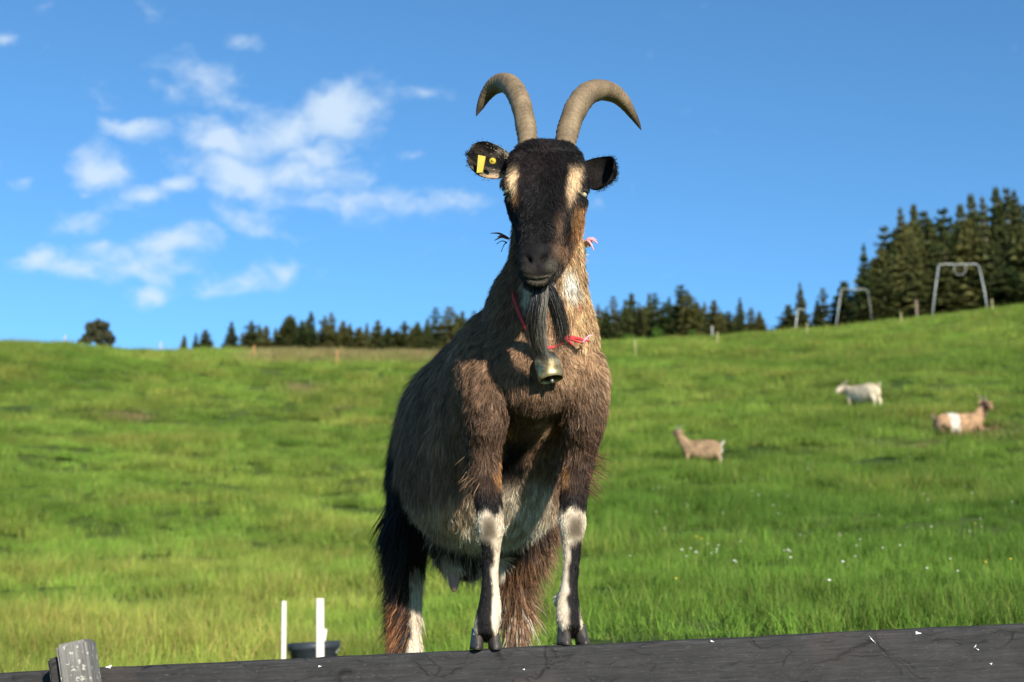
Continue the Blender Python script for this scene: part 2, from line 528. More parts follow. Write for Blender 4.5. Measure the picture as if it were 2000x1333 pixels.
    if lichen:
        ln = nn(nt, 'ShaderNodeTexNoise'); ln.inputs['Scale'].default_value = 95; ln.inputs['Detail'].default_value = 4
        L(tc.outputs['Object'], ln.inputs['Vector'])
        lr = nn(nt, 'ShaderNodeMapRange'); L(ln.outputs['Fac'], lr.inputs[0]); lr.inputs[1].default_value = .60; lr.inputs[2].default_value = .66; lr.inputs[4].default_value = lichen
        ml = nn(nt, 'ShaderNodeMix', data_type='RGBA'); L(lr.outputs[0], ml.inputs[0]); L(col, ml.inputs[6]); ml.inputs[7].default_value = (.5, .49, .4, 1)
        col = ml.outputs[2]
    L(col, b.inputs['Base Color'])
    b.inputs['Roughness'].default_value = .8; b.inputs['Specular IOR Level'].default_value = .25
    bp = nn(nt, 'ShaderNodeBump'); bp.inputs['Strength'].default_value = .6; bp.inputs['Distance'].default_value = .004
    L(hgt, bp.inputs['Height']); L(bp.outputs[0], b.inputs['Normal'])
    return m


M_PLANK = wood_mat('weathered_plank', (.046, .044, .044), (.015, .0145, .0148))
M_POST = wood_mat('weathered_post', (.26, .245, .225), (.085, .078, .07), scratch=0, axis='Z', lichen=.7)


def make_planks():
    root = empty('plank_barrier', (0, BY + .05, -1.45))
    tag(root, 'dark weathered plank barrier the goat stands on', 'plank barrier')
    a = P(190, top_edge(190), BY); c = P(2000, top_edge(2000), BY)
    ang = math.atan2(c[2] - a[2], c[0] - a[0])
    mid = (a + c) / 2

    def plank(ztop, h, depth, y0, sd, x0=-1.6, x1=1.75):
        # box subdivided, edges worn
        n = 180
        xs = np.linspace(x0, x1, n)
        p = np.column_stack([xs, 0 * xs, 0 * xs])
        wear = snoise(p * [1, 1, 1], 9, sd) * .0012 + snoise(p, 31, sd + 1) * .0007
        ring = []
        for i, xx in enumerate(xs):
            r = .010 + .003 * math.sin(i * .7 + sd)
            z1 = ztop + wear[i]
            sec = [(y0, z1 - r), (y0 + r * .3, z1 - r * .3), (y0 + r, z1), (y0 + depth - r, z1 - .001), (y0 + depth, z1 - r), (y0 + depth, z1 - h), (y0, z1 - h)]
            ring.append([(xx, s[0], s[1]) for s in sec])
        V = np.array(ring).reshape(-1, 3); k = 7
        i, j = np.meshgrid(np.arange(n - 1), np.arange(k), indexing='ij')
        q = np.stack([i * k + j, i * k + (j + 1) % k, (i + 1) * k + (j + 1) % k, (i + 1) * k + j], -1).reshape(-1, 4)
        b = Bag(); b.add(V, q[:, ::-1])
        me = b.mesh('plank', False)
        bm = bmesh.new(); bm.from_mesh(me)
        bm.verts.ensure_lookup_table()
        bm.faces.new([bm.verts[s] for s in range(k)]); bm.faces.new([bm.verts[(n - 1) * k + s] for s in range(k)][::-1])
        bmesh.ops.recalc_face_normals(bm, faces=bm.faces)
        bm.to_mesh(me); bm.free()
        o = link('plank', me, M_PLANK, root)
        return o
    rot = Matrix.Rotation(-ang, 4, 'Y')
    inv = Vector(root.location)
    hs = 0.0
    for k, h in enumerate((.235, .22, .225, .23, .22, .23)):
        o = plank(0, h, .10 if k == 0 else .085, 0, 5 + k * 3)
        o.matrix_local = Matrix.Translation(Vector((mid[0], BY + (0 if k == 0 else .012), mid[2] - hs)) - inv) @ rot
        hs += h + .006
        if k == 0:
            top = o
    # pale bird droppings on the face of the top plank
    Md = plain('dropping_white', (.75, .75, .72), .8, var=.1, scale=80)
    for (u, v, w, h, an) in ((213, 1303, 6, 2.4, .2), (624, 1302, 3, 1.6, .1), (1390, 1253, 3.4, 1.8, -.3), (1703, 1250, 7.5, 1.2, -.9), (1792, 1237, 5.5, 2.4, -.2), (1904, 1263, 3.5, 1.1, .8), (1909, 1269, 3, 1.2, -.5), (1935, 1297, 2.6, 1.6, .2), (1023, 1308, 2.4, 1.3, .1)):
        c = P(u, v, BY) - mid
        s = BY / FPX
        n = 14
        ph = np.linspace(0, 2 * np.pi, n, endpoint=False)
        rr = 1 + .35 * np.sin(3 * ph + u) + .2 * np.sin(5 * ph + v)
        x = w * s * rr * np.cos(ph); z = h * s * rr * np.sin(ph)
        xr = x * math.cos(an) - z * math.sin(an); zr = x * math.sin(an) + z * math.cos(an)
        V = np.column_stack([xr, 0 * xr - .0005, zr]); V2 = np.column_stack([xr * .7, 0 * xr - .0022, zr * .7])
        VV = np.vstack([V, V2, [[0, -.0026, 0]]])
        q = [(j, (j + 1) % n, n + (j + 1) % n, n + j) for j in range(n)]
        t = [(n + j, n + (j + 1) % n, 2 * n) for j in range(n)]
        b = Bag(); b.add(VV, q, t)
        d = link('dropping', b.mesh('dropping'), Md, top)
        cc = rot.inverted() @ Vector(c)
        d.matrix_local = Matrix.Translation(Vector((cc.x, -.0008, cc.z)))
    # leaning post
    pr = empty('leaning_post', P(150, 1340, BY - .05) * [1, 1, 0] + [0, 0, -1.45])
    tag(pr, 'pale grey weathered post leaning against the end of the dark planks', 'post')
    base = Vector(pr.location)
    pt = P(148, 1254, BY - .075)
    tilt = math.radians(-12)
    M = Matrix.Translation(Vector(pt) - base) @ Matrix.Rotation(tilt, 4, 'Y')
    bm = bmesh.new()
    bmesh.ops.create_cube(bm, size=1)
    for v in bm.verts:
        v.co = Vector((v.co.x * .066, v.co.y * .075, (v.co.z - .5) * 1.46))
    bmesh.ops.bevel(bm, geom=[e for e in bm.edges], offset=.006, segments=2, affect='EDGES')
    for v in bm.verts:
        if v.co.z > -.02:
            v.co.x *= .93
    me = bpy.data.meshes.new('post'); bm.to_mesh(me); bm.free()
    o = link('upright', me, M_POST, pr); o.matrix_local = M
    bm = bmesh.new(); bmesh.ops.create_cube(bm, size=1)
    for v in bm.verts:
        v.co = Vector((v.co.x * .024, v.co.y * .06, (v.co.z - .5) * 1.40))
    bmesh.ops.bevel(bm, geom=[e for e in bm.edges], offset=.004, segments=2, affect='EDGES')
    me = bpy.data.meshes.new('side_slat'); bm.to_mesh(me); bm.free()
    o = link('side_slat', me, M_PLANK, pr)
    o.matrix_local = M @ Matrix.Translation((-.047, .02, -.022))


make_planks()

# ------------------------------------------------------------------ the goat
TURN = math.radians(12)
BK = np.array([-math.sin(TURN), math.cos(TURN), 0])      # towards its rump
LF = np.array([math.cos(TURN), math.sin(TURN), 0])       # its left, picture right
UP = np.array([0, 0, 1.0])
O0 = np.array([.052, 2.99, 0])


def loc(s, lat, z):
    return O0 + BK * s + LF * lat + UP * z


parts_sk = []      # (points, radii, name)
bag = Bag()


def add_loft(name, centers, hw, hd, **kw):
    V, q, t, (C, R) = loft(centers, hw, hd, **kw)
    bag.add(V, q, t)
    parts_sk.append((C, R, name))


def add_ell(name, c, r, R=None):
    bag.add(*ellipsoid(c, r, R))
    parts_sk.append((np.array([c]), np.array([float(np.mean(r))]), name))


def build_goat_solid():
    # torso: s, top, bottom, half width
    T = [(-.035, .60, .50, .055), (.0, .655, .482, .098), (.06, .715, .466, .122), (.15, .752, .428, .142), (.28, .748, .345, .158), (.42, .74, .255, .190),
         (.55, .728, .228, .210), (.66, .728, .240, .210), (.76, .73, .31, .18), (.86, .705, .40, .145), (.925, .63, .48, .085)]
    C = [loc(s, 0, (a + b) / 2) for s, a, b, w in T]
    V, q, t, (CC, R) = loft(C, [w for *_, w in T], [(a - b) / 2 for s, a, b, w in T], fixed=(LF, UP), n=36, ex=2.15)
    bag.add(V, q, t); parts_sk.append((CC, R, 'torso'))
    # shoulders, brisket
    for sgn in (-1, 1):
        k = .90 if sgn < 0 else 1.10
        add_loft('torso', [loc(.17, sgn * .075, .68), loc(.09, sgn * .102 * k, .57), loc(.06, sgn * .106 * k, .49), loc(.085, sgn * .102 * (k + .05), .42), loc(.095, sgn * .10 + .006, .35)],
                 [.05, .063, .050, .035, .024], [.06, .088, .074, .052, .034], ref=LF)
    add_ell('torso', loc(-.005, 0, .555), (.085, .065, .085))
    # neck
    N = [(1068, 335, 2.985, .056, .06), (1069, 400, 3.0, .066, .078), (1068, 470, 3.02, .073, .09), (1065, 530, 3.03, .083, .098), (1056, 590, 3.06, .110, .118),
         (1051, 660, 3.09, .130, .135), (1052, 740, 3.13, .125, .14)]
    add_loft('neck', [P(u, v, y) for u, v, y, *_ in N], [a[3] for a in N], [a[4] for a in N], n=28)
    # head
    H = [(1067, 300, 2.945, .036, .016), (1067, 308, 2.925, .068, .036), (1067, 320, 2.903, .079, .052), (1067, 340, 2.880, .081, .064), (1068, 370, 2.86, .088, .070), (1066, 405, 2.838, .080, .068),
         (1061, 445, 2.807, .057, .058), (1055, 480, 2.772, .0425, .049), (1051, 505, 2.748, .0415, .043), (1050, 525, 2.738, .040, .036), (1050, 543, 2.742, .032, .030), (1050, 556, 2.752, .017, .018)]
    add_loft('head', [P(u, v, y) for u, v, y, *_ in H], [a[3] for a in H], [a[4] for a in H], n=32, ex=2.3)
    J = [(1069, 385, 2.94, .066, .06), (1072, 430, 2.92, .072, .062), (1068, 470, 2.88, .060, .052), (1060, 510, 2.83, .043, .038), (1052, 545, 2.785, .028, .024), (1050, 560, 2.768, .014, .014)]
    add_loft('jaw', [P(u, v, y) for u, v, y, *_ in J], [a[3] for a in J], [a[4] for a in J], n=24)
    # brow ridges above the eyes, horn bosses
    add_ell('head', P(1130, 358, 2.835), (.022, .024, .018))
    add_ell('head', P(1000, 362, 2.83), (.022, .024, .022))
    add_ell('head', P(1034, 312, 2.905), (.029, .034, .026)); add_ell('head', P(1102, 314, 2.905), (.029, .034, .026))
    # front legs  u v y halfwidth halfdepth
    FR = [(966, 760, 3.11, .046, .07), (946, 830, 3.085, .040, .06), (945, 895, 3.07, .0325, .046), (951, 955, 3.06, .029, .036), (957, 1005, 3.05, .027, .030), (958, 1030, 3.043, .029, .032), (959, 1062, 3.05, .0215, .023),
          (958, 1100, 3.06, .0178, .020), (957, 1140, 3.06, .0178, .020), (957, 1180, 3.058, .023, .026), (953, 1208, 3.05, .026, .028), (949, 1228, 3.035, .025, .027), (947, 1244, 3.025, .024, .026)]
    FL = [(1122, 760, 3.14, .046, .07), (1134, 830, 3.12, .040, .06), (1131, 895, 3.105, .0325, .046), (1123, 950, 3.095, .029, .036), (1118, 1000, 3.085, .027, .030), (1118, 1026, 3.078, .029, .032), (1117, 1058, 3.085, .0215, .023),
          (1116, 1100, 3.09, .0178, .020), (1112, 1138, 3.09, .0178, .020), (1109, 1176, 3.085, .023, .026), (1110, 1203, 3.075, .026, .028), (1115, 1222, 3.06, .025, .027), (1118, 1236, 3.05, .024, .026)]
    for nm, A in (('front_right', FR), ('front_left', FL)):
        add_loft(nm, [P(u, v, y) for u, v, y, *_ in A], [a[3] for a in A], [a[4] for a in A], n=20)
        u, v, y, *_ = A[9]
        # dew claws
        for du in (-14, 14):
            add_ell(nm, P(u + du, v + 2, y + .022), (.009, .011, .013))
    add_ell('front_left', P(1090, 1172, 3.105), (.010, .012, .016))
    # hind legs: (s, lat, z, hw, hd)
    for sgn, nm in ((-1, 'hind_right'), (1, 'hind_left')):
        A = [(.80, .085, .62, .07, .11), (.775, .125, .50, .072, .115), (.76, .145, .40, .066, .10), (.79, .148, .31, .05, .07), (.845, .145, .235, .034, .046), (.872, .142, .185, .027, .037),
             (.872, .14, .13, .022, .027), (.862, .138, .05, .020, .024), (.855, .138, -.01, .023, .027), (.838, .138, -.045, .026, .030), (.828, .138, -.075, .026, .032)]
        add_loft(nm, [loc(s, sgn * l, z) for s, l, z, *_ in A], [a[3] for a in A], [a[4] for a in A], ref=LF, n=20)
        add_ell('torso', loc(.72, sgn * .13, .42), (.075, .11, .11))
    # udder and teats
    add_ell('udder', loc(.74, -.02, .265), (.095, .10, .11))
    for lat, ss in ((-.055, .71), (.05, .71)):
        add_loft('teat', [loc(ss, lat, .20), loc(ss - .005, lat, .165), loc(ss - .01, lat, .135), loc(ss - .012, lat, .118)], [.028, .018, .013, .006], [.028, .018, .013, .006], ref=LF, n=12)


build_goat_solid()
SK = np.vstack([c for c, r, n in parts_sk]); SR = np.concatenate([r for c, r, n in parts_sk])
SN = np.concatenate([[n] * len(c) for c, r, n in parts_sk])


def remeshed(me, voxel, smooth_it):
    o = bpy.data.objects.new('tmp', me); COL.objects.link(o)
    m = o.modifiers.new('r', 'REMESH'); m.mode = 'VOXEL'; m.voxel_size = voxel; m.use_smooth_shade = True
    s = o.modifiers.new('s', 'SMOOTH'); s.factor = .5; s.iterations = smooth_it
    dg = bpy.context.evaluated_depsgraph_get()
    r = bpy.data.meshes.new_from_object(o.evaluated_get(dg))
    bpy.data.objects.remove(o)
    n = len(r.vertices)
    V = np.empty(n * 3, np.float32); r.vertices.foreach_get('co', V); V = V.reshape(-1, 3).astype(float)
    lt = np.empty(len(r.polygons), np.int32); r.polygons.foreach_get('loop_total', lt)
    li = np.empty(len(r.loops), np.int32); r.loops.foreach_get('vertex_index', li)
    ls = np.empty(len(r.polygons), np.int32); r.polygons.foreach_get('loop_start', ls)
    q = np.array([li[ls[lt == 4] + k] for k in range(4)]).T
    t = np.array([li[ls[lt == 3] + k] for k in range(3)]).T
    bpy.data.meshes.remove(r)
    return V, q, t


def vnormals(V, q, t=None):
    N = np.zeros_like(V)
    tri = [q[:, [0, 1, 2]], q[:, [0, 2, 3]]]
    if t is not None and len(t): tri.append(t)
    tri = np.vstack(tri)
    fn = np.cross(V[tri[:, 1]] - V[tri[:, 0]], V[tri[:, 2]] - V[tri[:, 0]])
    for k in range(3):
        np.add.at(N, tri[:, k], fn)
    return N / (np.linalg.norm(N, axis=1, keepdims=True) + 1e-12), tri


def nearest_part(X):
    out = np.empty(len(X), object)
    for i in range(0, len(X), 8000):
        x = X[i:i + 8000]
        d = np.sqrt(((x[:, None, :] - SK[None]) ** 2).sum(-1)) / (SR[None] + .02)
        out[i:i + 8000] = SN[d.argmin(1)]
    return out


GV, GQ, GT = remeshed(bag.mesh('goat_solid'), .0042, 7)


def sculpt(V):
    """nostrils, mouth line, eye sockets, cleft, pressed into the surface"""
    N, _ = vnormals(V, GQ, GT)
    u, v = project(V)
    fr = (N[:, 1] < .15)
    W = V.copy()

    def dent(cu, cv, ru, rv, depth, rot=0.0, sel=None):
        c, s_ = math.cos(rot), math.sin(rot)
        a = ((u - cu) * c + (v - cv) * s_) / ru; b = (-(u - cu) * s_ + (v - cv) * c) / rv
        w = np.exp(-(a * a + b * b) * 1.2) * fr * (V[:, 1] < 2.93)
        return (-N * (w * depth)[:, None])
    W += dent(1032, 507, 9, 4.2, .015, .75)          # nostrils
    W += dent(1064, 504, 11, 4.6, .016, -.68)
    W += dent(1047, 518, 2.6, 11, .006)              # philtrum
    v = v + .0085 * (u - 1050) ** 2; W += dent(1050, 548, 36, 2.3, .009, 0); v = project(V)[1]           # mouth
    W += dent(1030, 528, 11, 9, -.0045); W += dent(1070, 527, 12, 9, -.0045)
    W += dent(1050, 488, 18, 10, -.004)              # pad of the nose
    W += dent(1064, 345, 20, 25, -.005)              # forehead
    W += dent(1094, 450, 14, 36, .007); W += dent(1025, 445, 14, 36, .003); W += dent(1058, 430, 12, 50, -.004)
    W += dent(1138, 380, 12, 7, .009); W += dent(986, 374, 8, 6, .006)
    return W


GV = sculpt(GV)
GN, GTRI = vnormals(GV, GQ, GT)
bvh_body = BVHTree.FromPolygons([tuple(x) for x in GV], [tuple(map(int, f)) for f in GTRI])

BLACK = np.array([.0090, .0080, .0078]); DKBR = np.array([.052, .031, .021]); BROWN = np.array([.215, .125, .072]); LBR = np.array([.38, .24, .135])
TAN = np.array([.52, .36, .21]); CREAM = np.array([.68, .56, .41]); GREYBR = np.array([.235, .142, .092]); ORG = np.array([.33, .165, .065]); REDBR = np.array([.20, .085, .035])
GREY = np.array([.15, .125, .09]); PINK = np.array([.40, .22, .18]); WHITE = np.array([.74, .66, .53])


def mixc(c, col, w):
    w = np.clip(w, 0, 1)[:, None]
    return c * (1 - w) + col * w


def coat(X, N, part):
    """coat colours of the goat, with shade painted into the flank cream"""
    u, v = project(X)
    rel = X - O0
    s = rel @ BK; lat = rel @ LF; z = X[:, 2]
    nz = snoise(X, 26, 3); n2 = snoise(X, 60, 4); n3 = snoise(X, 9, 5)
    c = np.tile(GREYBR, (len(X), 1))
    is_ = lambda *a: np.isin(part, a)
    # ---- torso
    T = is_('torso', 'udder', 'teat')
    ct = np.tile(GREYBR, (len(X), 1)) * (1 + .18 * n3)[:, None]
    ct = mixc(ct, DKBR * 1.3, sm(.70, .76, z + .02 * nz) * .7)
    ct = mixc(ct, BROWN, sm(.26, .06, s + .03 * nz))
    ct = mixc(ct, LBR, sm(.10, .0, s + .02 * nz) * sm(.42, .60, z + .04 * n3) * sm(-.10, .06, lat))
    ct = mixc(ct, DKBR * 1.6, sm(.57, .46, z + .03 * nz) * sm(.2, .05, s) * .75)
    # belly; cream darkened on the flank as painted shade, centre kept pale
    bl = sm(.345, .305, z + .014 * nz + .03 * (s - .6)) * sm(.08, .2, s)
    ct = mixc(ct, CREAM * np.array([.82, .66, .56]), bl); ct = mixc(ct, CREAM * np.array([1, .93, .85]), bl * sm(-.12, -.02, lat) * .999)
    ct = mixc(ct, CREAM, sm(.40, .34, z + .012 * nz) * sm(.12, .06, np.abs(lat - .02)) * sm(.12, .2, s) * .9)
    # sternum stripe
    ct = mixc(ct, BLACK * 2, sm(.035, .02, np.abs(lat + .008 + .012 * nz)) * sm(.30, .22, s) * sm(.25, .30, z) * sm(.46, .42, z))
    # dark rear flank and thigh
    ct = mixc(ct, BLACK * 2.0, sm(.62, .74, s + .03 * nz) * sm(.62, .50, z + .03 * n3) * sm(.07, .13, np.abs(lat)))
    ct = mixc(ct, DKBR, is_('udder') * 1.0 * sm(.30, .24, z + .02 * nz))
    ct = mixc(ct, PINK, is_('teat') * sm(.19, .165, z))
    c[T] = ct[T]
    # ---- neck
    K = is_('neck')
    ck = np.tile(BROWN, (len(X), 1)) * (1 + .15 * n3)[:, None]
    ck = mixc(ck, GREYBR, sm(1000, 960, u + 8 * nz))
    ck = mixc(ck, LBR * 1.1, sm(1045, 1090, u + 12 * nz))
    ck = mixc(ck, TAN * np.array([1.0, .92, .8]), sm(1090, 1120, u + 10 * nz) * sm(720, 620, v))
    ck = mixc(ck, WHITE, np.exp(-(((u - 1112 - .12 * (v - 550)) / 15) ** 4 + ((v - 548) / 32) ** 4)) * 1.0)
    ck = mixc(ck, WHITE, np.exp(-(((u - 1031) / 11) ** 4 + ((v - 572) / 24) ** 4)) * .9)
    c[K] = ck[K]
    # ---- head
    H = is_('head', 'jaw')
    ch = np.tile(BLACK, (len(X), 1)) * (1.1 + .25 * n2)[:, None]
    ch = mixc(ch, np.array([.022, .013, .012]), .5 * sm(.2, .8, n3) * sm(380, 340, v))

    def ell(cu, cv, ru, rv, rot, k=4):
        cc, ss = math.cos(rot), math.sin(rot)
        a = ((u - cu + 1.5 * n2) * cc + (v - cv) * ss) / ru; b = (-(u - cu) * ss + (v - cv) * cc) / rv
        return np.exp(-(np.abs(a) ** k + np.abs(b) ** k))
    front = (N[:, 1] < .35)
    # tan streaks above the eyes
    ch = mixc(ch, TAN * 1.25, ell(1003, 352, 10, 28, .10, 4) * front)
    ch = mixc(ch, ORG, ell(1007, 384, 6, 12, .12, 2) * front * .8)
    ch = mixc(ch, TAN * 1.3, ell(1120, 353, 13, 29, .16, 4) * front)
    ch = mixc(ch, TAN * 1.1, ell(1113, 382, 7, 16, .1, 2) * front)
    # cheek on the sunny side
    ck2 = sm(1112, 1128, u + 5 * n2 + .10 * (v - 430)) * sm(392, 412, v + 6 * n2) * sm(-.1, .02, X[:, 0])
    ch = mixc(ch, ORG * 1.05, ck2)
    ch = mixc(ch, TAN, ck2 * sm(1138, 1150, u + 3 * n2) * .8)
    ch = mixc(ch, BROWN, ell(1092, 440, 9, 26, .1, 2) * .6)
    ch = mixc(ch, BROWN * 1.3, ell(1100, 490, 16, 22, -.3, 2) * .8)
    ch = mixc(ch, GREY * .55, ell(1082, 520, 14, 15, .5, 2) * .8)
    ch = mixc(ch, GREY * .3, ell(1030, 530, 14, 10, .5, 2) * .6)
    ch = mixc(ch, np.array([.008, .007, .0075]), ell(1047, 490, 27, 13, 0, 4) * .9)
    ch = mixc(ch, np.array([.008, .007, .007]), ell(1032, 507, 9, 4.2, .75, 2)); ch = mixc(ch, np.array([.008, .007, .007]), ell(1064, 504, 11, 4.6, -.68, 2))
    vs = v + .0085 * (u - 1050) ** 2
    ch = mixc(ch, CREAM * .5, np.exp(-((vs - 543.5) / 1.9) ** 2) * sm(34, 24, np.abs(u - 1050)) * (N[:, 1] < 0) * .85)
    ch = mixc(ch, BLACK * .6, np.exp(-((vs - 548) / 2.0) ** 2) * sm(38, 30, np.abs(u - 1050)) * (N[:, 1] < .3))
    ch = mixc(ch, GREY * .9, np.exp(-((vs - 554) / 3.0) ** 2) * sm(24, 14, np.abs(u - 1050)) * .8)
    c[H] = ch[H]
    c[H & (part == 'jaw') & (X[:, 0] < .14) & (u > 1100)] *= 1.0
    # ---- front legs
    for nm, cu in (('front_right', 958), ('front_left', 1118)):
        I = is_(nm)
        side = 1 if nm == 'front_right' else -1       # inner side direction
        cl = np.tile(DKBR, (len(X), 1)) * (1 + .3 * n2)[:, None]
        cl = mixc(cl, BROWN * .8, sm(930, 830, v + 14 * n2) * .85)
        inner = sm(-2, 12, side * (u - cu) + 3 * n2)
        cl = mixc(cl, ORG * 1.2, inner * sm(960, 930, v) * .85)
        cl = mixc(cl, BLACK * 1.4, sm(945, 985, v + 6 * n2))
        kn = sm(992, 1008, v + 9 * n2 + (3 if side > 0 else 9)) * sm(1070, 1050, v + 8 * n2)
        cl = mixc(cl, CREAM, kn)
        fx, fy = (956, 1033) if side > 0 else (1125, 1030)
        cal = np.exp(-((np.abs(u - fx) / 15) ** 4 + (np.abs(v - fy) / 25) ** 4)) * (N[:, 1] < .3)
        cl = mixc(cl, GREY * np.array([.75, .68, .6]), cal)
        if side > 0:
            st = sm(959, 968, u + 5 * n2) * sm(1050, 1058, v)
            cl = mixc(cl, CREAM, st)
            cl = mixc(cl, CREAM, sm(934, 928, u - 0.0 * v + 2 * n2) * sm(1160, 1190, v))
            cl = mixc(cl, BLACK * 1.4, np.exp(-((u - 950 + .1 * (1235 - v)) / 13) ** 4) * sm(1170, 1185, v))
            cl = mixc(cl, CREAM, sm(958, 964, u + 2 * n2) * sm(1160, 1170, v) * sm(1236, 1226, v))
        else:
            st = sm(1115, 1106, u + 5 * n2) * sm(1045, 1055, v)
            cl = mixc(cl, CREAM, st)
            cl = mixc(cl, CREAM, sm(1129, 1133, u - .06 * (v - 1180) + n2) * sm(1140, 1150, v))
        c[I] = cl[I]
    # ---- hind legs
    I = is_('hind_right')
    cl = np.tile(BLACK * 1.8, (len(X), 1)) * (1 + .3 * n2)[:, None]
    cl = mixc(cl, CREAM, sm(798, 806, u + 4 * n2 - .05 * (1180 - v)) * sm(1095, 1115, v))
    cl = mixc(cl, REDBR, sm(765, 748, u + 5 * n2) * sm(1110, 1170, v) * .8)
    c[I] = cl[I]
    I = is_('hind_left')
    cl = np.tile(BROWN * .75, (len(X), 1)) * (1 + .3 * n2)[:, None]
    cl = mixc(cl, BLACK * 2, sm(.3, .7, nz) * .8)
    cl = mixc(cl, CREAM * .8, sm(.06, .12, lat - .1) * 0 + sm(1000, 990, u + 4 * n2) * sm(1160, 1180, v) * .7)
    c[I] = cl[I]
    return np.clip(c, .004, .9)


GPART = nearest_part(GV)
goat = empty('goat', (float(O0[0]), float(O0[1] + .05), -.015))
tag(goat, 'big brown and black horned goat wearing a bell, standing on the plank', 'goat')
GINV = Vector(goat.location)


def goat_part(name, me, m, parent=None):
    """mesh is in world coordinates; hang it under the goat (which is only translated)"""
    o = link(name, me, m, parent or goat)
    if parent is None or parent is goat:
        o.location = -GINV
    return o


def ear_mesh(side):
    """a cupped ear, root sunk into the head; returns verts, quads, inside flag"""
    if side < 0:
        root = P(996, 326, 2.92); tip = P(914, 300, 2.895); wide = 38; cup = .022
        up = np.array([.12, -.1, 1.0]); face = np.array([.1, -1, -.05])
    else:
        root = P(1140, 336, 2.92); tip = P(1203, 338, 2.87); wide = 39; cup = .030
        up = np.array([.15, .10, 1.0]); face = np.array([.35, -1, -.15])
    ax = tip - root; Ln = np.linalg.norm(ax); ax /= Ln
    up = up - ax * np.dot(up, ax); up /= np.linalg.norm(up)
    fc = np.cross(up, ax) if side < 0 else np.cross(ax, up)
    if fc[1] > 0: fc = -fc
    na, nb = 22, 17
    A = np.linspace(0, 1, na); B = np.linspace(-1, 1, nb)
    aa, bb = np.meshgrid(A, B, indexing='ij')
    w = wide / FPX * 2.9 * (.42 + .58 * np.sin(np.clip(aa * 1.15 + .12, 0, 1) * np.pi * .62)) * np.sqrt(np.clip(1 - np.clip((aa - .55) / .45, 0, 1) ** 2.4, 0, 1))
    w = np.maximum(w, .002)
    cupd = cup * (1 - bb ** 2) * np.sin(np.clip(aa * 1.05, 0, 1) * np.pi) ** .6
    curl = .012 * np.clip(aa - .6, 0, 1) * (1 if side > 0 else .4)
    c0 = root + aa[..., None] * ax * Ln
    X = c0 + (bb * w)[..., None] * up - (cupd)[..., None] * fc + (curl * 2)[..., None] * fc
    X = X + (.006 * np.sin(aa * 5 + bb * 2))[..., None] * fc
    th = .0035
    inner = X.reshape(-1, 3); outer = (X - th * 2 * fc).reshape(-1, 3)
    i, j = np.meshgrid(np.arange(na - 1), np.arange(nb - 1), indexing='ij')
    q = np.stack([i * nb + j, i * nb + j + 1, (i + 1) * nb + j + 1, (i + 1) * nb + j], -1).reshape(-1, 4)
    nI = na * nb
    edge = [k for k in range(nb)] + [(r * nb + nb - 1) for r in range(1, na)] + [((na - 1) * nb + k) for k in range(nb - 2, -1, -1)] + [(r * nb) for r in range(na - 2, 0, -1)]
    e = [(edge[k], edge[(k + 1) % len(edge)], edge[(k + 1) % len(edge)] + nI, edge[k] + nI) for k in range(len(edge))]
    V = np.vstack([inner, outer])
    Q = np.vstack([q, q[:, ::-1] + nI, np.array(e)])
    # make the inside face the camera side
    n0 = np.cross(V[q[60][1]] - V[q[60][0]], V[q[60][2]] - V[q[60][0]])
    if np.dot(n0, fc) < 0:
        Q = Q[:, ::-1]
    ins = np.concatenate([np.ones(nI), np.zeros(nI)])
    rim = np.concatenate([np.abs(bb).ravel(), np.abs(bb).ravel()])
    return V, Q, ins, rim, fc, ax, up


EARS = [ear_mesh(-1), ear_mesh(1)]


def build_body():
    V = [GV]; Q = [GQ]; cols = [coat(GV, GN, GPART)]
    n = len(GV)
    for k, (ev, eq, ins, rim, *_r) in enumerate(EARS):
        c = np.tile(BLACK * .7, (len(ev), 1))
        nz = snoise(ev, 90, 8)
        if k == 0:
            c = mixc(c, np.array([.07, .055, .04]), ins * (rim > .35) * (.5 + .5 * nz))
            c = mixc(c, CREAM * .6, ins * sm(.55, .9, rim) * sm(.2, .7, nz + .3) * .8)
            u, v = project(ev)
            c = mixc(c, TAN * .8, sm(338, 345, v) * .9)
        else:
            c = mixc(c, np.array([.018, .014, .012]), ins * (.5 + .5 * nz))
        V.append(ev); Q.append(eq + n); cols.append(c); n += len(ev)
    me = np_mesh('goat_body', np.vstack(V), [np.vstack(Q), GT] if len(GT) else [np.vstack(Q)])
    set_color(me, np.vstack(cols))
    goat_part('body', me, M_SKIN)


build_body()


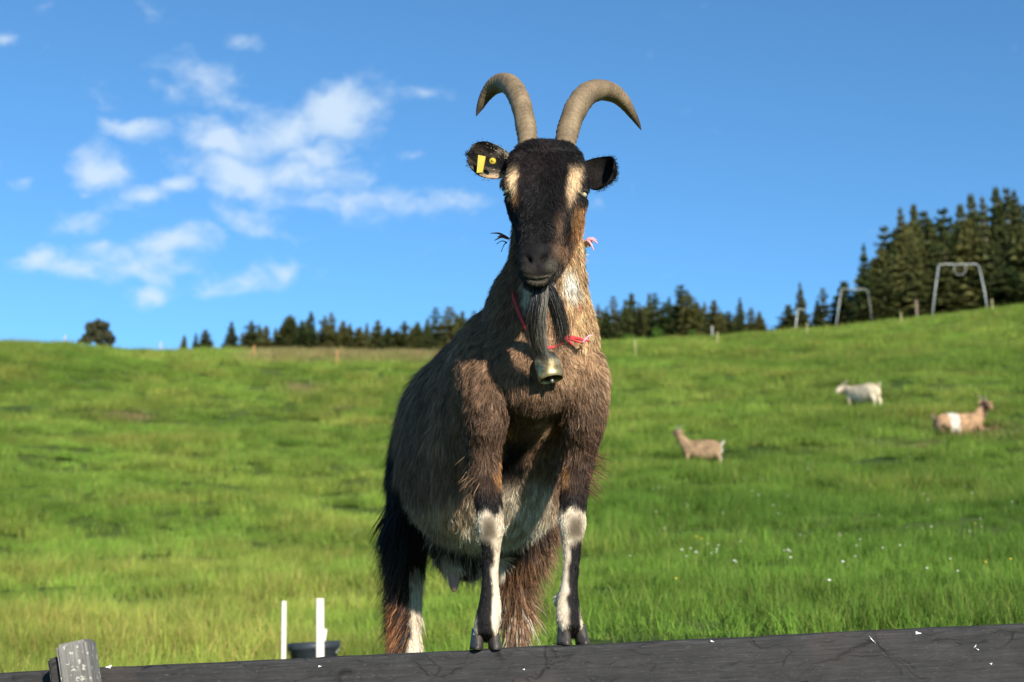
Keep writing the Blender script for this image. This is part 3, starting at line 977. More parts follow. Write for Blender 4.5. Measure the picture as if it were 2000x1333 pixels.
# ---- horns
def horn_mat():
    m, nt, b, L = mat('horn')
    at = nn(nt, 'ShaderNodeAttribute'); at.attribute_name = 'coat'
    tc = nn(nt, 'ShaderNodeTexCoord')
    nz = nn(nt, 'ShaderNodeTexNoise'); nz.inputs['Scale'].default_value = 330; nz.inputs['Detail'].default_value = 4
    L(tc.outputs['Object'], nz.inputs['Vector'])
    mx = nn(nt, 'ShaderNodeMix', data_type='RGBA', blend_type='MULTIPLY'); mx.inputs[0].default_value = .8
    cr = nn(nt, 'ShaderNodeValToRGB'); cr.color_ramp.elements[0].position = .3; cr.color_ramp.elements[0].color = (.5, .48, .45, 1); cr.color_ramp.elements[1].position = .65; cr.color_ramp.elements[1].color = (1.15, 1.12, 1.05, 1)
    L(nz.outputs['Fac'], cr.inputs[0]); L(at.outputs['Color'], mx.inputs[6]); L(cr.outputs[0], mx.inputs[7]); L(mx.outputs[2], b.inputs['Base Color'])
    b.inputs['Roughness'].default_value = .6; b.inputs['Specular IOR Level'].default_value = .3
    bp = nn(nt, 'ShaderNodeBump'); bp.inputs['Strength'].default_value = .4; bp.inputs['Distance'].default_value = .002
    L(nz.outputs['Fac'], bp.inputs['Height']); L(bp.outputs[0], b.inputs['Normal'])
    return m


M_HORN = horn_mat()


def horn(path, seed):
    """path: (u, v, y, width px)"""
    A = np.array(path, float)
    C = np.array([P(u, v, y) for u, v, y, w in A]); W = A[:, 3] / FPX * A[:, 2] / 2
    D = catmull(np.column_stack([C, W]), 16)
    C, W = D[:, :3], np.maximum(D[:, 3], .0012)
    T = np.gradient(C, axis=0); T /= np.linalg.norm(T, axis=1, keepdims=True)
    ln = np.concatenate([[0], np.cumsum(np.linalg.norm(np.diff(C, axis=0), axis=1))])
    f = ln / ln[-1]
    n = 36; ang = np.linspace(0, 2 * np.pi, n, endpoint=False)
    V = []; cols = []
    r = np.random.default_rng(seed)
    for i in range(len(C)):
        ref = np.array([0, -1, 0.])
        ay = ref - T[i] * np.dot(ref, T[i]); ay /= np.linalg.norm(ay); ax = np.cross(ay, T[i])
        # keeled front edge, growth rings
        prof = 1 + .05 * np.cos(2 * ang) + .04 * np.cos(3 * ang + .6)
        ring = .042 * np.sin(ln[i] * 520 + 1.5 * np.sin(ln[i] * 60) + .5 * np.sin(ang * 2 + seed)) + .035 * np.sin(ln[i] * 150 + 2 * np.sin(ln[i] * 33) + seed)
        fade = max(0, 1 - f[i] * .9)
        rad = W[i] * (prof + ring * fade)
        V.append(C[i] + np.outer(np.cos(ang) * rad, ax) + np.outer(np.sin(ang) * rad * 1.18, ay))
        base = np.array([.27, .195, .118]) * (1 - .25 * f[i]) + .0
        base = base * (1 + .5 * ring[:, None] * 3 * fade)
        base = base * (1 - .80 * sm(.78, 1.0, f[i])) + np.array([.028, .024, .022]) * sm(.80, 1.0, f[i])
        base = base * (1 + .22 * snoise(V[-1], 38, 70 + seed) - .25 * np.clip(snoise(V[-1] * [1, 1, .35], 140, 72 + seed), 0, 1))[:, None]
        cols.append(base)
    V = np.array(V).reshape(-1, 3)
    m = len(C)
    i, j = np.meshgrid(np.arange(m - 1), np.arange(n), indexing='ij')
    q = np.stack([i * n + j, i * n + (j + 1) % n, (i + 1) * n + (j + 1) % n, (i + 1) * n + j], -1).reshape(-1, 4)
    V = np.vstack([V, C[0], C[-1]])
    t = np.array([(m * n, (k + 1) % n, k) for k in range(n)] + [(m * n + 1, (m - 1) * n + k, (m - 1) * n + (k + 1) % n) for k in range(n)])
    b = Bag(); b.add(V, q, t)
    me = b.mesh('horn')
    bm = bmesh.new(); bm.from_mesh(me); bmesh.ops.recalc_face_normals(bm, faces=bm.faces); bm.to_mesh(me); bm.free()
    c = np.vstack(cols + [cols[0][:1], cols[-1][:1]])
    set_color(me, np.clip(c, .01, .8))
    goat_part('horn', me, M_HORN)


horn([(1037, 312, 2.90, 41), (1033, 288, 2.90, 40), (1028, 250, 2.91, 40), (1022, 218, 2.93, 40), (1013, 190, 2.96, 41), (1000, 169, 2.99, 40), (982, 162, 3.03, 37), (963, 170, 3.06, 32), (948, 188, 3.08, 24), (937, 210, 3.09, 14), (930, 227, 3.095, 2)], 1)
horn([(1100, 314, 2.90, 42), (1103, 290, 2.90, 42), (1112, 248, 2.91, 44), (1127, 210, 2.93, 46), (1147, 184, 2.96, 45), (1172, 176, 3.0, 41), (1197, 182, 3.03, 36), (1217, 198, 3.05, 28), (1234, 222, 3.07, 18), (1245, 240, 3.08, 10), (1252, 254, 3.085, 2)], 2)

# ---- eyes
M_EYE = plain('eye_amber', (.62, .54, .34), .15, var=.2, scale=200, spec=.6)
M_PUP = plain('eye_dark', (.01, .009, .008), .15, var=.1)


def eye(u, v, y, side):
    """set on the body's surface, half sunk, looking out sideways"""
    h = bvh_body.ray_cast(Vector((0, 0, 0)), Vector(ray(u, v)).normalized())
    nrm = np.array(h[1]); nrm[2] *= .3; nrm /= np.linalg.norm(nrm)
    t = np.cross(UP, nrm); t /= np.linalg.norm(t)
    up = np.cross(nrm, t)
    R = np.column_stack([t, nrm, up])
    c = np.array(h[0]) - nrm * .0015
    b = Bag(); b.add(*ellipsoid(c, (.0130, .0095, .0085), R, 20, 14))
    e = goat_part('eye', b.mesh('eye'), M_EYE)
    b = Bag(); b.add(*ellipsoid(c + nrm * .0084 + up * .0035, (.006, .0018, .0018), R))
    link('pupil', b.mesh('pupil'), M_PUP, e)
    b = Bag()
    for sg, rz, rad in ((1, .0072, .0046), (-1, .0075, .0024)):
        a = np.linspace(-1.35, 1.35, 9)
        pts = [c + nrm * (.0075 * math.cos(k)) + t * (.0125 * math.sin(k)) + up * (sg * rz * max(math.cos(k), 0) ** .6) for k in a]
        b.add(*tube(pts, [rad * .4] + [rad] * 7 + [rad * .4], 8, 2))
    link('eyelid', b.mesh('eyelid'), M_LID, e)


M_LID = plain('lid', (.03, .024, .02), .6)
eye(1138, 379, 2.812, 1)
eye(991, 374, 2.812, -1)

# ---- hooves: two claws each
M_HOOF = plain('hoof_horn', (.06, .05, .042), .45, var=.6, scale=45, spec=.4, bump=.4)


def hoof(cu, cv, y, wpx, zb, fdir=(0.12, -1, 0)):
    c = P(cu, cv, y)
    f = np.array(fdir, float); f /= np.linalg.norm(f); r = np.array([-f[1], f[0], 0])
    r = -r if r[0] < 0 else r
    b = Bag()
    w = wpx / FPX * y
    ztop = c[2] + .016
    for sg in (-1, 1):
        cc = np.array([c[0], c[1], 0]) + r * sg * w * .27
        spl = f + r * sg * .22
        rings = []
        n = 18; ang = np.linspace(0, 2 * np.pi, n, endpoint=False)
        for k, h in enumerate(np.linspace(0, 1, 6)):
            zz = zb + (ztop - zb) * h
            sc = 1 - .22 * h
            ox = spl * (.012 - .018 * h)
            X = np.cos(ang); Y = np.sin(ang)
            lx = w * .235 * sc; ly = .030 * sc
            rad = np.outer(X * lx * (1 - .25 * np.clip(Y, 0, 1)), r) + np.outer(Y * ly, f)
            pt = cc + ox + rad
            pt[:, 2] = zz
            rings.append(pt)
        V = np.array(rings).reshape(-1, 3)
        q = [(i * n + j, i * n + (j + 1) % n, (i + 1) * n + (j + 1) % n, (i + 1) * n + j) for i in range(5) for j in range(n)]
        V = np.vstack([V, rings[0].mean(0), rings[-1].mean(0)])
        t = [(6 * n, (j + 1) % n, j) for j in range(n)] + [(6 * n + 1, 5 * n + j, 5 * n + (j + 1) % n) for j in range(n)]
        b.add(V, q, t)
    me = b.mesh('hoof')
    bm = bmesh.new(); bm.from_mesh(me); bmesh.ops.recalc_face_normals(bm, faces=bm.faces); bm.to_mesh(me); bm.free()
    goat_part('hoof', me, M_HOOF)


def board_z(x):
    a = P(190, top_edge(190), BY); c = P(2000, top_edge(2000), BY)
    return a[2] + (x - a[0]) / (c[0] - a[0]) * (c[2] - a[2])


pz = P(948, 1243, 3.045); hoof(948, 1243, 3.045, 58, board_z(pz[0]) - .001)
pz = P(1118, 1235, 3.065); hoof(1118, 1235, 3.065, 60, board_z(pz[0]) - .001, (.2, -1, 0))
for sg in (-1, 1):
    p = loc(.825, sg * .138, -.07)
    uu, vv = project(p)
    hoof(uu, vv, p[1], 46, float(ground(p[0], p[1])) - .002, (.2, -1, 0))


# ------------------------------------------------------------------ fur
def perp(d, n):
    t = d - n * (d * n).sum(-1, keepdims=True)
    return t / (np.linalg.norm(t, axis=-1, keepdims=True) + 1e-9)


def unit(d):
    return d / (np.linalg.norm(d, axis=-1, keepdims=True) + 1e-9)


def ribbons(root, d0, d1, d2, length, width, nrm, roll, segs=3):
    """tapered flat strands; d0 d1 d2 the directions of three pieces"""
    n = len(root)
    L = length[:, None]
    p = [root]
    for d, f in ((d0, .34), (d1, .34), (d2, .32)):
        p.append(p[-1] + d * L * f)
    side = unit(np.cross(d0, nrm))
    oth = np.cross(side, d0)
    w = side * np.cos(roll)[:, None] + oth * np.sin(roll)[:, None]
    ww = width[:, None]
    V = np.stack([p[0] - w * ww * .5, p[0] + w * ww * .5, p[1] - w * ww * .5, p[1] + w * ww * .5, p[2] - w * ww * .36, p[2] + w * ww * .36, p[3]], 1)
    base = (np.arange(n) * 7)[:, None]
    q = np.vstack([base + [[0, 1, 3, 2]], base + [[2, 3, 5, 4]]])
    t = base + [[4, 5, 6]]
    return V.reshape(-1, 3), q, t


def fur_mesh(name, root, d0, d1, d2, length, width, nrm, roll, col, tip=None):
    V, q, t = ribbons(root, d0, d1, d2, length, width, nrm, roll)
    me = np_mesh(name, V, [q, t], True)
    c = np.repeat(col[:, None, :], 7, 1)
    if tip is not None:
        c[:, 6] = tip; c[:, 4] = c[:, 5] = .5 * (c[:, 4] + tip)
    set_color(me, c.reshape(-1, 3))
    return me


def sample_surface(V, N, tri, weight, count, seed):
    r = np.random.default_rng(seed)
    a = np.linalg.norm(np.cross(V[tri[:, 1]] - V[tri[:, 0]], V[tri[:, 2]] - V[tri[:, 0]]), axis=1) * weight[tri].mean(1)
    cdf = np.cumsum(a); cdf /= cdf[-1]
    k = np.searchsorted(cdf, r.random(count))
    b = r.random((count, 2)); f = b.sum(1) > 1; b[f] = 1 - b[f]
    w = np.column_stack([1 - b.sum(1), b])
    X = (V[tri[k]] * w[..., None]).sum(1); n = unit((N[tri[k]] * w[..., None]).sum(1))
    return X, n, tri[k][np.arange(count), w.argmax(1)]


def goat_fur():
    u, v = project(GV)
    is_ = lambda *a: np.isin(GPART, a)
    view = unit(GV)
    facing = -(GN * view).sum(1)
    W = np.where(facing > -.3, 1.0, .15)
    W *= np.where(is_('head', 'jaw'), 3.0, 1.0) * np.where(is_('front_left', 'front_right'), 2.2, 1.0)
    W *= np.where(is_('teat') & (GV[:, 2] < .185), 0, 1)
    W *= np.where(is_('neck') | (is_('torso') & (((GV - O0) @ BK) < .2)), 2.0, 1.0)
    # bare nose pad and lips, calluses
    W *= np.where(is_('head') & ((u - 1047) ** 2 / 27 ** 2 + (v - 520) ** 2 / 42 ** 2 < 1) & (v > 480) & (v < 560), np.where((v > 518) | (np.abs(u - 1047) > 24), .5, .05), 1)
    for fx, fy in ((956, 1033), (1125, 1030)):
        W *= np.where((np.abs(u - fx) < 13) & (np.abs(v - fy) < 23) & (GN[:, 1] < .2) & is_('front_left', 'front_right'), .1, 1)
    for eu, ev in ((1136, 379), (986, 373)):
        W *= np.where((np.abs(u - eu) < 15) & (np.abs(v - ev) < 11), .0, 1)
    X, n, vi = sample_surface(GV, GN, GTRI, W, 300000, 5)
    part = GPART[vi]
    pu, pv = project(X)
    rel = X - O0; s = rel @ BK; lat = rel @ LF; z = X[:, 2]
    cnt = len(X)
    r = np.random.default_rng(9)
    pis = lambda *a: np.isin(part, a)
    L = np.full(cnt, .05); lift = np.full(cnt, 16.0)
    D = np.tile(np.array([0, 0, -1.0]), (cnt, 1))
    m = pis('torso'); D[m] = (BK * .45 + np.array([0, 0, -1.0]))
    L[m] = np.interp(s[m], [0, .12, .3, .6, .9], [.022, .025, .040, .058, .068]); lift[m] = np.interp(s[m], [0, .2, .4], [18, 16, 11])
    mb = m & (z < .36) & (s > .15); L[mb] = .045; lift[mb] = 26
    mc = m & (s < .14); D[mc] += np.outer(lat[mc] * 3.0, LF)
    m = pis('udder'); L[m] = .03
    m = pis('neck'); L[m] = .027; lift[m] = 24; D[m] += np.outer((pu[m] - 1068) / 90 * .35, [1, 0, 0])
    m = pis('head'); L[m] = .013; lift[m] = 24; D[m] += np.outer((pu[m] - 1066) / 80 * .55, [1, 0, 0])
    k_ = sm(300, 288, pv)[:, None] * pis('head')[:, None]; D = D * (1 - k_) + np.array([0, .5, .7]) * k_; L = np.where(pis('head'), .013 + .007 * k_[:, 0], L); lift = np.where(pis('head'), 24 + 10 * k_[:, 0], lift)
    m = pis('jaw'); L[m] = .020; lift[m] = 24
    m = pis('head') & (pv > 470); L[m] = .0055; lift[m] = 18
    m = pis('front_left', 'front_right'); L[m] = np.interp(pv[m], [800, 900, 980, 1010, 1240], [.024, .020, .014, .010, .009]); lift[m] = np.interp(pv[m], [800, 1000, 1020], [24, 20, 14])
    m = pis('hind_left', 'hind_right'); L[m] = np.interp(z[m], [-.05, .1, .2, .35], [.012, .03, .06, .065]); D[m] += BK * .25
    L *= r.uniform(.65, 1.25, cnt)
    # locks: coherent deviation at a few scales
    q = np.stack([snoise(X, 70, 21), snoise(X, 70, 22), snoise(X, 70, 23)], -1) * .34 + np.stack([snoise(X, 22, 24), snoise(X, 22, 25), snoise(X, 22, 26)], -1) * .22 + r.normal(size=(cnt, 3)) * .16
    D = unit(D) + q
    t = perp(D, n)
    la = np.radians(np.clip(lift * (1 + .5 * snoise(X, 45, 27)) + r.normal(size=cnt) * 8, 3, 70))[:, None]
    d0 = unit(t * np.cos(la) + n * np.sin(la))
    d1 = unit(t * np.cos(la * .55) + n * np.sin(la * .55) + np.array([0, 0, -.12]))
    d2 = unit(t * np.cos(la * .2) + n * np.sin(la * .2) + np.array([0, 0, -.3]) + r.normal(size=(cnt, 3)) * .12)
    # locks: strands lean together towards the middle of their lock
    cs = np.where(pis('torso') & (s > .3), .017, .011)[:, None]
    wp = np.stack([snoise(X, 40, 31), snoise(X, 40, 32), snoise(X, 40, 33)], -1) * .006
    cell = np.floor((X + wp) / cs).astype(np.int64)
    key = cell[:, 0] * 7919 + cell[:, 1] * 104729 + cell[:, 2] * 1299709
    _, inv_ = np.unique(key, return_inverse=True)
    nk = inv_.max() + 1; num = np.bincount(inv_, minlength=nk)[:, None]
    ctr = np.stack([np.bincount(inv_, X[:, k], nk) for k in range(3)], -1) / num
    lock = r.normal(size=(nk, 3)) * .16
    pull = (ctr[inv_] - X) / L[:, None] + lock[inv_]
    furry = pis('torso', 'neck', 'udder', 'hind_left', 'hind_right')[:, None] * 1.0
    d1 = unit(d1 + pull * .55 * furry); d2 = unit(d2 + pull * 1.5 * furry)
    lockb = np.exp(r.normal(size=nk) * .20)[inv_]
    col = coat(X, n, part) * np.where(furry[:, 0] > 0, lockb, 1)[:, None]
    br = np.exp(r.normal(size=cnt) * .28)[:, None] * (1 + .22 * snoise(X, 80, 28))[:, None]
    # dark guard hairs in the brown coat
    dark = (r.random(cnt) < .12) & pis('torso', 'neck')
    br[dark] *= .55
    col = np.clip(col * br, .004, .85)
    tip = np.clip(col * np.where(pis('torso', 'neck'), 1.35, 1.1)[:, None], .004, .9)
    wid = np.where(pis('head', 'jaw', 'front_left', 'front_right'), .00085, .0010) * r.uniform(.7, 1.3, cnt)
    me = fur_mesh('goat_fur', X - n * .001, d0, d1, d2, L, wid, n, r.uniform(-1.2, 1.2, cnt), col, tip)
    goat_part('fur', me, M_FUR)

    # --- long hanging hair: hind feathers, elbow fringes
    def fringe(name, roots, nrm, base_dir, Lr, col, spread, droop, wid=.0016, tipc=None):
        k = len(roots)
        d = unit(base_dir + r.normal(size=(k, 3)) * spread)
        a = unit(d + np.array([0, 0, -1.0]) * droop * .5 + r.normal(size=(k, 3)) * spread * .5)
        b = unit(d + np.array([0, 0, -1.0]) * droop + r.normal(size=(k, 3)) * spread * .9)
        c = np.clip(col * np.exp(r.normal(size=k) * .35)[:, None], .004, .85)
        me = fur_mesh(name, roots, d, a, b, r.uniform(*Lr, k), np.full(k, wid) * r.uniform(.6, 1.2, k), nrm, r.uniform(-1.5, 1.5, k), c, None if tipc is None else np.clip(tipc * np.exp(r.normal(size=k) * .3)[:, None], .004, .85))
        goat_part(name, me, M_FUR)

    def pick(mask, count, seed):
        w = np.where(mask, 1.0, 0.0)
        a, b, vi2 = sample_surface(GV, GN, GTRI, w, count, seed)
        return a, b
    zz = GV[:, 2]
    # hind right: black outer hair and reddish feather behind, cream inside
    mk = is_('hind_right') & (zz > .10) & (zz < .36) & (u < 800)
    a, b = pick(mk, 4200, 31)
    pu2, pv2 = project(a)
    cc = mixc(np.tile(BLACK * 1.6, (len(a), 1)), REDBR * 2.0, sm(790, 758, pu2 + r.normal(size=len(a)) * 12) * sm(1010, 1110, pv2))
    fringe('leg_feather', a, b, np.array([-.34, .0, -1.0]), (.07, .15), cc, .17, .5, .0017, cc * 1.2)
    mk = is_('hind_right') & (zz > .015) & (zz < .16) & (u < 806)
    a, b = pick(mk, 2200, 32)
    pu2, pv2 = project(a)
    cc = mixc(np.tile(BLACK * 1.6, (len(a), 1)), REDBR * 2.4, sm(803, 782, pu2 + r.normal(size=len(a)) * 9))
    fringe('leg_feather', a, b, np.array([-.55, -.1, -1.0]), (.06, .125), cc, .16, .2, .0017)
    mk = is_('hind_right') & (zz > .00) & (zz < .2) & (u > 798)
    a, b = pick(mk, 650, 33)
    fringe('leg_feather', a, b, np.array([.10, .0, -1.0]), (.03, .075), np.tile(CREAM, (len(a), 1)), .12, .5, .0014)
    # hind left: shaggy brown
    mk = is_('hind_left') & (zz > .07) & (zz < .36)
    a, b = pick(mk, 4200, 34)
    nzc = snoise(a, 30, 40)
    cc = mixc(np.tile(BROWN, (len(a), 1)), BLACK * 2.2, sm(.1, .5, nzc)); cc = mixc(cc, REDBR * 1.3, sm(.0, .5, snoise(a, 25, 41)) * .6)
    lo = project(a)[1] > 1165
    cc = mixc(cc, CREAM * .85, lo * (r.random(len(a)) < .35))
    fringe('leg_feather', a, b, b * .5 + np.array([.10, -.05, -.8]), (.06, .13), cc, .2, .7, .0017)
    mk = is_('hind_left') & (zz > -.02) & (zz < .10)
    a, b = pick(mk, 1400, 35)
    cc = mixc(np.tile(BROWN * 1.2, (len(a), 1)), CREAM * .8, (r.random(len(a)) < .3) * 1.0)
    fringe('leg_feather', a, b, b * .25 + np.array([.12, 0, -1.0]), (.04, .09), cc, .14, .4, .0016)
    # elbow fringes
    mk = is_('front_left', 'torso') & (u > 1138) & (v > 880) & (v < 965) & (GV[:, 1] < 3.3)
    if mk.sum() > 20:
        a, b = pick(mk, 170, 36)
        fringe('elbow_fringe', a, b, np.array([.75, .25, -.45]), (.03, .065), np.tile(np.array([.12, .05, .03]), (len(a), 1)), .22, -.25, .0009)
    mk = is_('front_right') & (u < 948) & (v > 880) & (v < 960)
    if mk.sum() > 20:
        a, b = pick(mk, 320, 37)
        fringe('elbow_fringe', a, b, np.array([-.6, .4, -.75]), (.02, .05), mixc(np.tile(DKBR, (len(a), 1)), LBR, (r.random(len(a)) < .3) * 1.0), .25, .5, .0009)
    mk = is_('torso', 'udder') & (zz < .34) & ((GV - O0) @ BK > .5) & ((GV - O0) @ BK < .75)
    a, b = pick(mk, 2200, 39)
    fringe('belly_hair', a, b, b * .5 + np.array([0, .1, -.8]), (.02, .045), mixc(np.tile(CREAM * .55, (len(a), 1)), DKBR, (r.random(len(a)) < .25) * 1.0), .25, .6, .0014)

    # --- poll tuft between the horns
    k = 760
    a = np.array([P(x, y_, 2.895 + .02 * r.random()) for x, y_ in zip(r.uniform(1046, 1092, k), r.uniform(300, 326, k))])
    fringe('poll_tuft', a, np.tile([0, -1.0, 0], (k, 1)), np.column_stack([r.normal(size=k) * .35, np.full(k, -.4), r.uniform(.2, 1, k)]), (.02, .042), np.tile(BLACK, (k, 1)), .2, .1, .0012)
    # ear hair
    for kk, (ev, eq, ins, rim, fc, ax, up) in enumerate(EARS):
        k = 2200
        idx = r.integers(0, len(ev), k)
        a = ev[idx] + r.normal(size=(k, 3)) * .0022
        out = np.where(((ev[idx] - ev.mean(0)) @ up)[:, None] > 0, up, -up)
        eu, evv = project(a)
        inn = ins[idx]
        cc = np.tile(BLACK * 1.1, (k, 1))
        if kk == 0:
            cc = mixc(cc, np.array([.10, .075, .05]), inn * sm(.25, .7, rim[idx]) * (r.random(k) < .6))
            cc = mixc(cc, CREAM * .7, inn * sm(945, 965, eu) * sm(.3, .6, rim[idx]) * (r.random(k) < .6))
            cc = mixc(cc, TAN * .8, sm(334, 345, evv))
        side_n = np.where(inn[:, None] > 0, fc, -fc)
        fringe('ear_hair', a, side_n, out * .3 + ax * .8 + side_n * .35, (.003, .006), cc, .25, .1, .0008)


goat_fur()


# ---- beard: two hanging locks of long black and grey hair
def beard():
    r = np.random.default_rng(51)
    pathA = np.array([P(1057, 558, 2.765), P(1050, 600, 2.768), P(1046, 640, 2.79), P(1052, 680, 2.82), P(1066, 708, 2.85)])
    pathB = np.array([P(1070, 554, 2.778), P(1083, 590, 2.79), P(1093, 625, 2.81), P(1098, 655, 2.83), P(1092, 682, 2.85)])
    Vs, qs, ts, cs = [], [], [], []
    off = 0
    for path, spread, n in ((pathA, np.array([.007, .009, .010, .009, .007]), 900), (pathB, np.array([.006, .007, .008, .008, .006]), 560)):
        p = catmull(path, 4); sp = np.interp(np.linspace(0, 1, len(p)), np.linspace(0, 1, 5), spread)
        m = len(p)
        for i in range(n):
            e = r.normal(size=3) * [1, .6, .1]
            e = e / max(1, np.linalg.norm(e) / 1.7)
            end = int(r.uniform(.62, 1.0) * (m - 1)) + 1
            st = 0 if r.random() < .7 else int(r.uniform(0, .25) * m)
            pts = p[st:end + 1] + e * sp[st:end + 1, None] + np.cumsum(r.normal(size=(end + 1 - st, 3)) * .0011, axis=0)
            k = len(pts)
            if k < 4: continue
            w = .00052 * r.uniform(.7, 1.3) * np.linspace(1, .25, k)
            d = unit(np.gradient(pts, axis=0)); a = r.uniform(-1.2, 1.2)
            sd = unit(np.cross(d, np.array([math.sin(a), -math.cos(a), .1])))
            V = np.empty((k * 2, 3)); V[0::2] = pts - sd * w[:, None]; V[1::2] = pts + sd * w[:, None]
            j = np.arange(k - 1) * 2
            qs.append(np.column_stack([j, j + 1, j + 3, j + 2]) + off); Vs.append(V); off += 2 * k
            f = np.linspace(st / m, end / m, k)[:, None]
            grey = r.random() < .2
            c0 = np.array([.10, .095, .09]) if grey else np.array([.016, .015, .015])
            c1 = np.array([.26, .24, .20]) if grey else np.array([.07, .06, .05])
            c = c0 * (1 - f ** 1.6) + c1 * f ** 1.6
            if e[0] > .5 and path is pathA: c = c * .4 + np.array([.33, .30, .25]) * .6
            cs.append(np.repeat(c, 2, 0))
    me = np_mesh('beard', np.vstack(Vs), [np.vstack(qs)]); set_color(me, np.vstack(cs))
    goat_part('beard', me, coat_mat('beard_hair', .38, .5, .1))


beard()


# ------------------------------------------------------------------ collar, bell, ear tag (worn by the goat, things of their own)
def collar():
    root = empty('collar', tuple(P(1066, 690, 2.93)))
    tag(root, 'red cord collar round the neck of the big horned goat', 'collar')
    inv = Vector(root.location)
    key = [(985, 468), (1000, 560), (1016, 612), (1034, 652), (1066, 682), (1100, 668), (1128, 620), (1146, 560), (1156, 480)]
    pts = []
    for (u, v) in key:
        o = Vector((0, 0, 0)); d = Vector(ray(u, v)).normalized()
        h = bvh_body.ray_cast(o, d)
        if h[0] is None or h[0].y > 3.25:
            c = P(1068, v, 3.02); w = P(u, v, 3.0)
            h = bvh_body.ray_cast(Vector(w) + (Vector(w) - Vector(c)).normalized() * .15, (Vector(c) - Vector(w)).normalized())
        pts.append(np.array(h[0] + h[1] * (.011 if 590 < v < 675 and u < 1050 else .006 if v > 650 else -.001)))
    for (u, v, y) in ((1140, 455, 3.09), (1070, 450, 3.13), (1000, 455, 3.09)):
        c = Vector(P(1068, v, 3.01)); w = Vector(P(u, v, y)); dd = (w - c).normalized()
        h = bvh_body.ray_cast(c + dd * .4, -dd)
        pts.append(np.array((h[0] if h[0] else w)) + np.array(dd) * .012)
    pts.append(pts[0])
    p = catmull(np.array(pts), 6)
    b = Bag(); V, q, t = tube(p, .0036, 8, 1); b.add(V, q, t)
    Mr = plain('red_cord', (.55, .045, .05), .8, var=.3, scale=120)
    Mp = plain('pink_frayed', (.80, .36, .42), .85, var=.2, scale=90)
    o = link('cord', b.mesh('cord'), Mr, root); o.location = -inv

    def tuft(name, start, ends, rad, m):
        b = Bag()
        for e in ends:
            e = np.array(e); mid = (start + e) / 2 + np.array([0, -.004, .004])
            b.add(*tube([start, mid, e], [rad, rad * .75, rad * .25], 6, 4))
        o = link(name, b.mesh(name), m, root); o.location = -inv
    y = 3.0
    tuft('frayed_end', P(992, 466, y), [P(958, 456, 2.93), P(972, 463, 2.95), P(966, 470, 2.95)], .003, Mp)
    Mb = plain('blue_thread', (.03, .03, .12), .8)
    tuft('loose_thread', P(990, 474, y), [P(970, 477, 2.99), P(979, 492, 2.99)], .0014, Mb)
    tuft('frayed_end', P(1146, 470, y), [P(1168, 476, 2.99), P(1160, 490, 2.99), P(1166, 470, 3.0)], .0035, Mp)
    # label of the collar on the sunny side
    b = Bag(); c = P(1149, 474, 3.01)
    b.add(*ellipsoid(c, (.009, .004, .013), np.array(Matrix.Rotation(.5, 3, 'Y'))))
    o = link('bead', b.mesh('bead'), plain('bead_tan', (.5, .42, .26), .5, var=.5, scale=150), root); o.location = -inv
    s = np.array(pts[5])
    tuft('frayed_end', s + [-.01, -.006, .004], [P(1152, 668, s[1] - .012), P(1138, 672, s[1] - .010), P(1120, 675, s[1] - .010)], .0055, Mr)
    tuft('frayed_end', P(1138, 670, s[1] - .012), [P(1158, 655, s[1] - .012), P(1150, 664, s[1] - .012)], .003, Mp)


collar()


